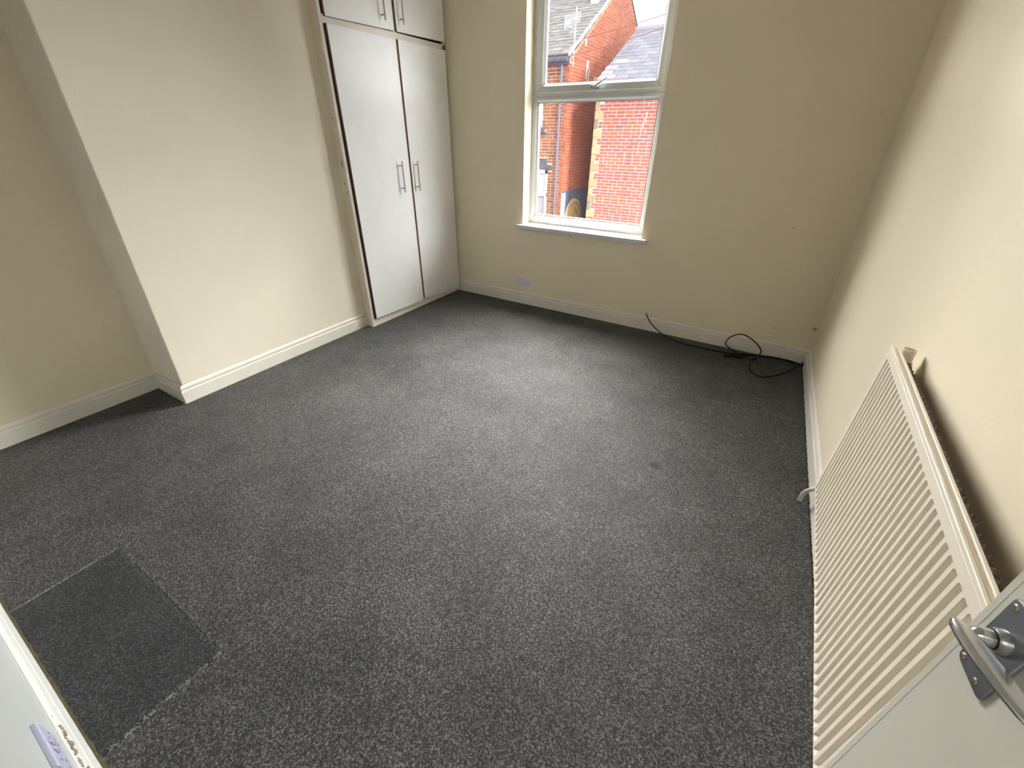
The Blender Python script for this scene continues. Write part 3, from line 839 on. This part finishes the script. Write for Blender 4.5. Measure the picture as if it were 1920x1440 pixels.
m = MB(); m.tube([dp(0.0495, 0.946, 0.002), dp(0.0495, 0.946, 0.010), dp(0.0495, 0.946, 0.013)], [0.0145, 0.0135, 0.0115], 24)
obj('collar', m, M_PLATE, parent=lev, smooth=True)
# lever: neck and flattened tapering grip as one body
m = MB()
m.tube([dp(0.0495, 0.946, 0.0145), dp(0.0500, 0.946, 0.022), dp(0.0510, 0.946, 0.027), dp(0.053, 0.946, 0.032)], [0.0100, 0.0098, 0.0085, 0.0045], 20)
def oval(h, t, n=14):
    return [(t * math.copysign(abs(math.cos(2 * math.pi * k / n)) ** 0.7, math.cos(2 * math.pi * k / n)), h * math.copysign(abs(math.sin(2 * math.pi * k / n)) ** 0.8, math.sin(2 * math.pi * k / n))) for k in range(n)]
gp = [(0.0385, 0.946, 0.0420, 0.0020, 0.0014), (0.0395, 0.946, 0.0415, 0.0040, 0.0036), (0.0440, 0.946, 0.0395, 0.0054, 0.0075), (0.0540, 0.9465, 0.0360, 0.0058, 0.0108), (0.0700, 0.947, 0.0322, 0.0058, 0.0126),
      (0.0850, 0.9475, 0.0287, 0.0056, 0.0128), (0.1000, 0.948, 0.0252, 0.0054, 0.0120), (0.1150, 0.9485, 0.0215, 0.0050, 0.0108), (0.1280, 0.949, 0.0182, 0.0046, 0.0094), (0.1360, 0.949, 0.0162, 0.0038, 0.0074), (0.1400, 0.949, 0.0152, 0.0020, 0.0034)]
m.sweep([dp(u, z, o) for u, z, o, h, t in gp], [oval(h, t) for u, z, o, h, t in gp], up=Vector((0, 0, 1)))
obj('lever_grip', m, M_CHROME, parent=lev, smooth=True)
m = MB()
for zz in (0.25, 1.0, 1.75):
    m.tube([dp(LW + 0.004, zz - 0.04, -0.003), dp(LW + 0.004, zz + 0.04, -0.003)], 0.006, 10)
obj('hinge_knuckles', m, M_PLATE, parent=door)

# ------------------------------------------------------------------ black cable by the window wall
def spline(pts, n=8):
    pts = [Vector(p) for p in pts]; out = []
    for i in range(len(pts) - 1):
        p0 = pts[max(i - 1, 0)]; p1 = pts[i]; p2 = pts[i + 1]; p3 = pts[min(i + 2, len(pts) - 1)]
        for k in range(n):
            t = k / n
            out.append(0.5 * ((2 * p1) + (-p0 + p2) * t + (2 * p0 - 5 * p1 + 4 * p2 - p3) * t * t + (-p0 + 3 * p1 - 3 * p2 + p3) * t ** 3))
    out.append(pts[-1])
    for p in out: p.z = max(p.z, 0.0044)
    return out
cab = thing('black_cable', (-0.15, 3.25, 0.0), 'thin black cable from the wall looping over the carpet below the window wall', 'cable')
R = 0.0042
path = [(-0.727, yb(-.727) + 0.012, 0.139), (-0.725, yb(-.725) - 0.012, 0.136), (-0.700, 3.352, 0.112), (-0.660, 3.345, 0.070), (-0.600, 3.334, 0.032), (-0.520, 3.300, 0.008), (-0.402, 3.251, R), (-0.299, 3.240, R), (-0.163, 3.236, R),
        (-0.034, 3.252, R), (0.080, 3.290, R), (0.159, 3.314, R), (0.280, 3.345, R), (0.350, 3.335, R), (0.385, 3.290, R), (0.380, 3.235, R), (0.321, 3.120, R), (0.235, 3.005, R), (0.165, 2.980, R), (0.112, 3.060, R), (0.108, 3.150, R),
        (0.135, 3.245, 0.012), (0.156, 3.338, 0.016), (0.150, 3.343, 0.050), (0.098, 3.343, 0.098), (0.034, 3.344, 0.130), (-0.020, 3.345, 0.130), (-0.073, 3.346, 0.090), (-0.088, 3.346, 0.036), (-0.050, 3.335, 0.010), (0.010, 3.280, 0.008), (0.075, 3.235, 0.008)]
m = MB(); m.tube(spline(path, 7), R, 8)
obj('flex', m, M_CABLE, parent=cab, smooth=True)
m = MB(); m.tube(spline([(-0.02, 3.262, 0.0055), (0.12, 3.312, 0.010), (0.24, 3.340, 0.010), (0.36, 3.345, 0.008), (0.41, 3.336, R), (0.436, 3.33, R)], 6), R, 8)
m.tube(spline([(-0.30, 3.245, 0.0035), (-0.1, 3.238, 0.009), (0.02, 3.262, 0.009), (0.12, 3.30, 0.008)], 6), R * 0.9, 8)
obj('second_flex', m, M_CABLE, parent=cab, smooth=True)
m = MB(); m.sweep([(-0.075, 3.185, 0.008), (-0.02, 3.205, 0.010), (0.055, 3.222, 0.009)], [[(-0.010, -0.008), (0.010, -0.008), (0.010, 0.006), (-0.010, 0.006)], [(-0.012, -0.010), (0.012, -0.010), (0.012, 0.008), (-0.012, 0.008)], [(-0.007, -0.008), (0.007, -0.008), (0.007, 0.006), (-0.007, 0.006)]])
obj('plug_body', m, M_CABLE, parent=cab, bevel=0.003)
m = MB(); m.tube([(0.092, 3.188, 0.008), (0.130, 3.232, 0.012)], [0.0065, 0.008], 10)
obj('jack_body', m, M_CABLE, parent=cab, smooth=True)
m = MB(); m.tube([(0.080, 3.172, 0.008), (0.094, 3.190, 0.008)], 0.0042, 10); m.tube([(0.108, 3.165, 0.008), (0.115, 3.188, 0.009)], 0.004, 10)
obj('metal_tip', m, M_PIN, parent=cab, smooth=True, label='bright metal plug tips')
m = MB(); m.box(0.425, 0.450, 3.300, 3.345, 0.0, 0.022)
obj('end_connector', m, M_CABLE, parent=cab, bevel=0.004)

# ------------------------------------------------------------------ outside: street and two brick houses
STREET = -2.9
obj('ground', MB().box(-40, 30, 3.8, 60, STREET - 0.2, STREET), M_ROAD, kind='structure')

BRL, BRH, BRD, JT = 0.211, 0.061, 0.10, 0.014
def unit_box(name, lx, ly, lz, mat, bev=0.003):
    me = bpy.data.meshes.new(name)
    bm = bmesh.new()
    bmesh.ops.create_cube(bm, size=1.0)
    for v in bm.verts:
        v.co = Vector((v.co.x * lx, v.co.y * ly, v.co.z * lz))
    bm.to_mesh(me); bm.free(); me.materials.append(mat)
    return me
def place(name, me, loc, parent, rot=None):
    o = bpy.data.objects.new(name, me); COL.objects.link(o); o.parent = parent
    o.location = Vector(loc) - wloc(parent)
    if rot: o.rotation_euler = rot
    return o

def brick_courses(x0, x1, z0, z1, skip, rnd, first=0):
    """stretcher courses with the odd header, cut to fit; yields centre x, centre z, length"""
    out = []; ci = first; z = z0
    while z + BRH <= z1 + 1e-6:
        x = x0; first_half = ci % 2 == 1
        while x < x1 - 0.03:
            ln = BRL
            if first_half: ln = 0.1025; first_half = False
            elif rnd.random() < 0.14: ln = 0.1025
            ln = min(ln, x1 - x)
            segs = [(x, x + ln)]
            for (sx0, sx1, sz0, sz1) in skip:
                if z + BRH > sz0 + 0.004 and z < sz1 - 0.004:
                    ns = []
                    for a, b in segs:
                        if b <= sx0 or a >= sx1: ns.append((a, b))
                        else:
                            if a < sx0 - 0.03: ns.append((a, sx0 - 0.005))
                            if b > sx1 + 0.03: ns.append((sx1 + 0.005, b))
                    segs = ns
            for a, b in segs:
                if b - a > 0.025: out.append(((a + b) / 2, z + BRH / 2, b - a))
            x += ln + JT
        z += BRH + JT; ci += 1
    return out

def lay(parent, items, y, centre, limit, mats, rnd):
    """the bricks that show largest as single parts, the rest joined"""
    meshes = {}
    items = sorted(items, key=lambda b: (b[0] - centre[0]) ** 2 * centre[2] + (b[1] - centre[1]) ** 2 * centre[3])
    rest = MB()
    for i, (x, z, ln) in enumerate(items):
        yy = y + rnd.uniform(-0.004, 0.003)
        if i < limit:
            key = round(ln, 3)
            if key not in meshes: meshes[key] = unit_box('brick', ln, BRD, BRH, mats)
            place('brick', meshes[key], (x, yy + BRD / 2, z), parent)
        else:
            rest.box(x - ln / 2, x + ln / 2, yy, yy + BRD, z - BRH / 2, z + BRH / 2)
    if rest.v: obj('more_bricks', rest, mats, parent=parent, kind='stuff')

# ---- right-hand house: red brick, sandstone quoins, blue slate roof
HRX, HRY = -4.78, 12.10
hr = thing('brick_house', (HRX + 2.5, HRY + 2.5, STREET), 'red brick house across the street with pale corner stones and a low slate roof', 'house')
EZ_R, RIDGE_R_Y, RIDGE_R_Z = 2.52, 14.75, 3.96
HRX1 = 1.5
m = MB(); m.box(HRX, HRX1, HRY + 0.005, HRY + 5.3, STREET, EZ_R - 0.02)
m.hexa([(HRX, HRY + 0.02, EZ_R - 0.03), (HRX1, HRY + 0.02, EZ_R - 0.03), (HRX1, HRY + 5.3, EZ_R - 0.03), (HRX, HRY + 5.3, EZ_R - 0.03), (HRX, RIDGE_R_Y - 0.02, RIDGE_R_Z - 0.09), (HRX1, RIDGE_R_Y - 0.02, RIDGE_R_Z - 0.09), (HRX1, RIDGE_R_Y + 0.02, RIDGE_R_Z - 0.09), (HRX, RIDGE_R_Y + 0.02, RIDGE_R_Z - 0.09)])
obj('wall', m, M_MORTAR_R, parent=hr)
rnd = random.Random(21)
skip = []; zq = 2.37; k = 0
qm = {}
while zq > STREET:
    long_ = k % 2 == 0
    h = 0.190 if long_ else 0.205
    w = 0.225 if long_ else 0.105
    if zq - h < 2.45:
        key = long_
        if key not in qm: qm[key] = unit_box('quoin_stone', w, 0.16, h - 0.012, M_QUOIN)
        if zq > -1.6:
            q_ = place('quoin_stone', qm[key], (HRX + w / 2 - 0.012, HRY + 0.08 - (0.018 if long_ else 0.008), zq - h / 2), hr)
        skip.append((HRX - 0.1, HRX + w - 0.004, zq - h, zq))
    zq -= h; k += 1
items = brick_courses(HRX, -1.9, -2.0, EZ_R - 0.03, skip, rnd)
lay(hr, items, HRY, (-3.80, 0.85, 1.0, 0.30), 300, M_BRICK_R, rnd)
# small dark vent, cracks
m = MB(); m.box(-2.98, -2.86, HRY - 0.03, HRY + 0.02, 0.72, 0.93)
obj('vent_box', m, M_PIPE, parent=hr, bevel=0.01)
m = MB()
for i in range(7):
    zz = 1.90 - i * 0.055; xx = -3.46 - 0.012 * i + (0.025 if i % 2 else 0)
    m.box(xx - 0.012, xx + 0.016, HRY - 0.008, HRY + 0.005, zz - 0.030, zz + 0.022)
obj('mortar_smear', m, M_PALESLATE, parent=hr, kind='stuff')
m = MB(); m.tube([(-3.72, HRY - 0.012, 1.45), (-3.745, HRY - 0.012, 0.6), (-3.765, HRY - 0.012, 0.02)], 0.006, 6)
obj('wall_cable', m, M_PIPE, parent=hr)
# roof
def roof(parent, x0, x1, ye, ze, yr, zr_, n, w, mat, name='slate', thick=0.012, limit=300, seed=1, ragged=0.004, lap=1.7, keep=None):
    r = random.Random(seed)
    d = Vector((0, yr - ye, zr_ - ze)); L = d.length; d.normalize(); nn = Vector((0, -d.z, d.y))
    ang = math.atan2(d.z, d.y); step = L / n; ms = {}
    cnt = 0
    for i in range(n):
        x = x0 - (w / 2 if i % 2 else 0)
        while x < x1 - 0.02:
            a, b = max(x, x0), min(x + w, x1)
            if b - a > 0.03 and (keep is None or keep(a, i)):
                c = Vector((0, ye, ze)) + d * (i * step + step * lap / 2) + nn * (thick * 0.5 + r.uniform(0, ragged))
                c.x = (a + b) / 2
                key = round(b - a, 2)
                if key not in ms: ms[key] = unit_box(name, key - 0.008, step * lap, thick, mat)
                o = place(name, ms[key], c, parent, (ang - thick * 0.75 / (step * lap) + r.uniform(-0.006, 0.006), r.uniform(-.01, .01), r.uniform(-0.012, 0.012)))
                cnt += 1
            x += w
    return cnt
m = MB(); ye, ze = HRY - 0.10, EZ_R + 0.0
m.hexa([(HRX - 0.06, ye, ze - 0.03), (HRX1, ye, ze - 0.03), (HRX1, RIDGE_R_Y, RIDGE_R_Z - 0.03), (HRX - 0.06, RIDGE_R_Y, RIDGE_R_Z - 0.03), (HRX - 0.06, ye, ze), (HRX1, ye, ze), (HRX1, RIDGE_R_Y, RIDGE_R_Z), (HRX - 0.06, RIDGE_R_Y, RIDGE_R_Z)])
m.hexa([(HRX - 0.06, RIDGE_R_Y, RIDGE_R_Z - 0.03), (HRX1, RIDGE_R_Y, RIDGE_R_Z - 0.03), (HRX1, HRY + 5.5, ze - 0.03), (HRX - 0.06, HRY + 5.5, ze - 0.03), (HRX - 0.06, RIDGE_R_Y, RIDGE_R_Z), (HRX1, RIDGE_R_Y, RIDGE_R_Z), (HRX1, HRY + 5.5, ze), (HRX - 0.06, HRY + 5.5, ze)])
obj('roof', m, M_UNDERSLATE, parent=hr)
roof(hr, HRX - 0.07, -1.6, ye, ze + 0.004, RIDGE_R_Y, RIDGE_R_Z + 0.004, 15, 0.31, M_SLATE_R, seed=3, thick=0.018, lap=1.5)
m = MB(); m.tube([(HRX - 0.02, ye - 0.045, ze - 0.055), (HRX1, ye - 0.045, ze - 0.055)], 0.05, 10); m.box(HRX, HRX1, ye + 0.02, ye + 0.09, ze - 0.14, ze - 0.01)
obj('gutter', m, M_PIPE, parent=hr)
dR = Vector((0, RIDGE_R_Y - ye, RIDGE_R_Z - ze)).normalized(); nR = Vector((0, -dR.z, dR.y))
for (s, w, l) in ((0.30, 0.42, 0.17), (0.55, 0.26, 0.15), (0.82, 0.30, 0.15), (1.15, 0.36, 0.16)):
    c = Vector((HRX - 0.07 + w / 2 + (0.10 if s == 1.15 else 0), ye, ze)) + dR * s + nR * 0.032
    me = unit_box('pale_slate', w, l, 0.012, M_PALESLATE)
    place('pale_slate', me, c, hr, (math.atan2(dR.z, dR.y), 0, 0))
m = MB(); m.tube([(HRX - 0.06, RIDGE_R_Y, RIDGE_R_Z + 0.01), (HRX1, RIDGE_R_Y, RIDGE_R_Z + 0.01)], 0.09, 10)
obj('ridge_tiles', m, M_SLATE_R, parent=hr)

# ---- left-hand house: brown brick front, orange gable, stone slate roof
HLX, HLY = -5.61, 12.12
EZ_L, RID_Y, RID_Z = 3.13, 15.70, 5.42
hl = thing('brick_house', (HLX - 2.5, HLY + 3.5, STREET), 'brown brick house with tall orange gable, stone roof and television aerial', 'house')
HLX0 = -10.5
HYB = 19.3
m = MB(); m.box(HLX0, HLX - 0.012, HLY + 0.005, HYB, STREET, EZ_L - 0.02)
m.hexa([(HLX0, HLY + 0.012, EZ_L - 0.03), (HLX - 0.012, HLY + 0.012, EZ_L - 0.03), (HLX - 0.012, HYB, EZ_L - 0.03), (HLX0, HYB, EZ_L - 0.03),
        (HLX0, RID_Y - 0.02, RID_Z - 0.07), (HLX - 0.012, RID_Y - 0.02, RID_Z - 0.07), (HLX - 0.012, RID_Y + 0.02, RID_Z - 0.07), (HLX0, RID_Y + 0.02, RID_Z - 0.07)])
obj('wall', m, M_MORTAR_L, parent=hl)
rnd = random.Random(31)
WLR = -6.10                     # right edge of lower window
skip = [(-7.1, WLR, -1.6, 0.62), (-7.3, -5.98, 0.56, 0.70), (-7.3, -6.12, 0.68, 0.86), (-7.3, -6.33, 1.56, 3.0), (-7.4, -6.20, 1.43, 1.56)]
items = brick_courses(-7.9, HLX - 0.004, -1.5, EZ_L - 0.10, skip, rnd)
lay(hl, items, HLY, (-5.6, 1.1, 2.2, 0.12), 290, M_BRICK_L, rnd)
# gable face bricks, seen at a slant: joined
m = MB(); rnd = random.Random(41)
z = -2.2; ci = 0
while z < RID_Z:
    half = (RID_Z - 0.07 - (z + BRH)) / (RID_Z - EZ_L) * (RID_Y - HLY) if z > EZ_L - 0.1 else 9
    y0 = max(HLY - 0.002, RID_Y - half); y1 = min(HYB, RID_Y + half)
    yy = y0 + (0.1 if ci % 2 else 0.0)
    if ci % 2 and y0 < yy: m.box(HLX - 0.10, HLX + rnd.uniform(-0.002, 0.004), y0, yy - JT, z, z + BRH)
    while yy < y1 - 0.02:
        ye_ = min(yy + (BRL if rnd.random() > 0.2 else 0.1025), y1)
        m.box(HLX - 0.10, HLX + rnd.uniform(-0.003, 0.004), yy, ye_, z, z + BRH); yy = ye_ + JT
    z += BRH + JT; ci += 1
obj('gable_bricks', m, M_BRICK_G, parent=hl, kind='stuff', label='orange brick gable end')
m = MB(); m.box(HLX - 0.05, HLX - 0.004, HLY + 0.01, HYB - 0.01, STREET, EZ_L)
m.hexa([(HLX - 0.05, HLY + 0.02, EZ_L - .01), (HLX - 0.004, HLY + 0.02, EZ_L - .01), (HLX - 0.004, HYB - .02, EZ_L - .01), (HLX - 0.05, HYB - .02, EZ_L - .01), (HLX - 0.05, RID_Y - .02, RID_Z - .1), (HLX - 0.004, RID_Y - .02, RID_Z - .1), (HLX - 0.004, RID_Y + .02, RID_Z - .1), (HLX - 0.05, RID_Y + .02, RID_Z - .1)])
obj('gable_mortar', m, M_MORTAR_G, parent=hl)
# roof of stone slates
m = MB(); ye, ze = HLY - 0.12, EZ_L + 0.02
for (ya, za, yb2, zb2) in ((ye, ze, RID_Y, RID_Z), (RID_Y, RID_Z, HYB + 0.1, ze)):
    m.hexa([(HLX0, ya, za - 0.04), (HLX + 0.01, ya, za - 0.04), (HLX + 0.01, yb2, zb2 - 0.04), (HLX0, yb2, zb2 - 0.04), (HLX0, ya, za), (HLX + 0.01, ya, za), (HLX + 0.01, yb2, zb2), (HLX0, yb2, zb2)])
obj('roof', m, M_UNDERSLATE, parent=hl)
roof(hl, -7.95, HLX + 0.02, ye, ze + 0.006, RID_Y, RID_Z + 0.006, 26, 0.24, M_SLATE_L, seed=9, thick=0.040, ragged=0.016, lap=1.35)
dL = Vector((0, RID_Y - ye, RID_Z - ze)).normalized(); nL = Vector((0, -dL.z, dL.y))
m = MB(); rv = random.Random(2)
LL = (Vector((0, RID_Y, RID_Z)) - Vector((0, ye, ze))).length
pth = [Vector((HLX + 0.015 + rv.uniform(-0.012, 0.012), ye, ze)) + dL * (LL * i / 30) + nL * 0.015 for i in range(31)]
m.tube(pth, [0.035 + rv.uniform(-0.008, 0.01) for _ in pth], 8)
obj('verge_cement', m, M_PALESLATE, parent=hl)
m = MB(); m.box(HLX0, HLX + 0.0, ye + 0.03, ye + 0.10, ze - 0.17, ze - 0.01); m.tube([(HLX0, ye - 0.04, ze - 0.07), (HLX + 0.0, ye - 0.04, ze - 0.07)], 0.055, 10)
obj('gutter', m, M_SOOT, parent=hl)
m = MB(); m.tube([(-5.80, HLY - 0.04, ze - 0.1), (-5.80, HLY - 0.055, ze - 0.3), (-5.805, HLY - 0.055, 0.9), (-5.81, HLY - 0.055, STREET)], 0.034, 10)
for zz in (2.55, 1.9, 1.2, 0.45, -0.3):
    m.tube([(-5.803, HLY - 0.055, zz - 0.03), (-5.803, HLY - 0.055, zz + 0.03)], 0.042, 10)
obj('downpipe', m, M_PIPE, parent=hl)
# render patches on the gable
m = MB()
for (yc_, zc_, wy, hz_) in ((13.28, 2.98, 0.13, 0.42), (13.36, 2.86, 0.13, 0.30), (13.9, 2.72, 0.16, 0.30), (14.02, 2.80, 0.1, 0.18), (13.05, 3.55, 0.10, 0.16)):
    m.box(HLX, HLX + 0.010, yc_ - wy / 2, yc_ + wy / 2, zc_ - hz_ / 2, zc_ + hz_ / 2)
obj('white_render_patch', m, M_PALESLATE, parent=hl, kind='stuff')
# blue rendered base of the gable and the arched stone doorway in it
obj('blue_render_band', MB().box(HLX - 0.01, HLX + 0.022, HLY - 0.004, HLY + 4.0, STREET, 0.02), M_BLUE, parent=hl, bevel=0.006)
ac, aw, az, at_ = 12.97, 0.62, -0.86, -0.24
m = MB(); out = [(ac - aw, STREET), (ac + aw, STREET)]; n = 16
arc = [(ac + aw * math.cos(math.pi * k / n), az + (at_ - az) * math.sin(math.pi * k / n)) for k in range(n + 1)]
rg = [(ac + aw, STREET)] + arc + [(ac - aw, STREET)]
b = len(m.v); m.v += [(HLX + 0.02, y_, z_) for y_, z_ in rg] + [(HLX + 0.05, y_, z_) for y_, z_ in rg]; q = len(rg)
m.f += [tuple(range(b, b + q)), tuple(range(b + q, b + 2 * q))] + [(b + i, b + (i + 1) % q, b + q + (i + 1) % q, b + q + i) for i in range(q)]
arch = obj('arched_doorway', m, M_ARCH, parent=hl, label='pale stone arched doorway in the gable')
m = MB()
ring_ = [(HLX + 0.052, ac + aw * 0.84 * math.cos(math.pi * k / n), az - 0.02 + (at_ - az - 0.09) * math.sin(math.pi * k / n)) for k in range(n + 1)]
m.tube([(HLX + 0.052, ac + aw * 0.84, STREET + .05)] + ring_ + [(HLX + 0.052, ac - aw * 0.84, STREET + .05)], 0.022, 8)
m.tube([(HLX + 0.052, ac, at_ - 0.10), (HLX + 0.052, ac + 0.02, -0.62)], 0.02, 8)
m.tube([(HLX + 0.052, ac + 0.02, -0.45), (HLX + 0.052, ac - 0.34, -0.80)], 0.02, 8)
m.tube([(HLX + 0.052, ac + 0.02, -0.45), (HLX + 0.052, ac + 0.36, -0.80)], 0.02, 8)
obj('arch_rib', m, M_ARCHD, parent=arch)
m = MB(); m.box(HLX - 0.01, HLX + 0.03, HLY - 0.012, HLY + 0.22, STREET, -0.02)
obj('pale_corner_board', m, flat('pale_blue_board', (0.27, 0.31, 0.37), 0.7), parent=hl)
# windows of the front
m = MB(); m.box(-7.3, -6.125, HLY - 0.02, HLY + 0.1, 0.69, 0.86); m.box(-7.3, -5.985, HLY - 0.03, HLY + 0.1, 0.57, 0.70)
obj('lintel', m, M_SOOT, parent=hl, bevel=0.012)
m = MB(); m.box(-7.4, -6.26, HLY - 0.07, HLY + 0.08, 1.48, 1.57); m.box(-7.4, -6.20, HLY - 0.03, HLY + 0.08, 1.43, 1.515)
obj('stone_sill', m, M_SOOT, parent=hl, bevel=0.012)
def far_window(x0, x1, z0, z1, zt, y):
    m = MB(); t = 0.07
    m.box(x0, x0 + t, y, y + 0.06, z0, z1); m.box(x1 - t, x1, y, y + 0.06, z0, z1); m.box(x0, x1, y, y + 0.06, z0, z0 + t); m.box(x0, x1, y, y + 0.06, z1 - t * 1.5, z1); m.box(x0, x1, y - 0.01, y + 0.06, zt - 0.06, zt + 0.03)
    w_ = obj('window', m, M_WHITEFR, parent=hl, bevel=0.006)
    obj('pane', MB().box(x0 + t, x1 - t, y + 0.03, y + 0.04, zt, z1 - t), M_FARGLASS, parent=w_)
    obj('pane', MB().box(x0 + t, x1 - t, y + 0.03, y + 0.04, z0 + t, zt), M_NETCURT, parent=w_)
far_window(-7.1, WLR, -1.5, 0.57, -0.08, HLY - 0.046)
far_window(-7.3, -6.335, 1.56, 2.98, 2.25, HLY - 0.044)
# roof vent and television aerial
m = MB(); m.box(-6.06, -5.82, 14.18, 14.52, 4.40, 4.80)
obj('roof_vent', m, M_WHITEFR, parent=hl, bevel=0.02)
m = MB(); ax, ay = -5.60, 12.32
m.tube([(ax - 0.015, ay, 2.95), (ax, ay, 4.12)], 0.018, 8); m.tube([(ax, HLY + 0.0, 3.02), (ax, ay, 3.02)], 0.015, 8)
aer = obj('aerial_mast', m, M_AERIAL, parent=hl)
m = MB()
m.tube([(ax - 0.31, ay - 0.02, 3.86), (ax + 0.12, ay - 0.02, 3.93)], 0.012, 6)
m.tube([(ax - 0.31, ay - 0.02, 3.80), (ax - 0.02, ay - 0.02, 3.72)], 0.010, 6)
for i in range(9):
    xx = ax - 0.29 + i * 0.05; hh = 0.17 - 0.006 * i
    m.tube([(xx, ay - 0.03, 3.87 - hh + i * 0.008), (xx, ay - 0.03, 3.87 + hh * 0.75 + i * 0.008)], 0.007, 6)
m.box(ax - 0.29, ax - 0.13, ay - 0.05, ay - 0.02, 3.80, 3.90)
obj('aerial_elements', m, M_AERIAL, parent=aer)
# overhead wires
def wire(a, b, sag, label):
    a = Vector(a); b = Vector(b); p = [a.lerp(b, i / 14) - Vector((0, 0, sag * 4 * (i / 14) * (1 - i / 14))) for i in range(15)]
    m = MB(); m.tube(p, 0.009, 6)
    tag(obj('telephone_wire', m, M_WIRE), label, 'wire', 'overhead wires between the houses')
wire((HLX + 0.0, 12.95, 3.62), (-1.9, 12.6, 4.15), 0.05, 'upper thin overhead wire crossing the orange gable outside')
wire((HLX + 0.0, 12.25, 3.18), (-1.9, 12.0, 3.80), 0.05, 'lower thin overhead wire crossing the orange gable outside')
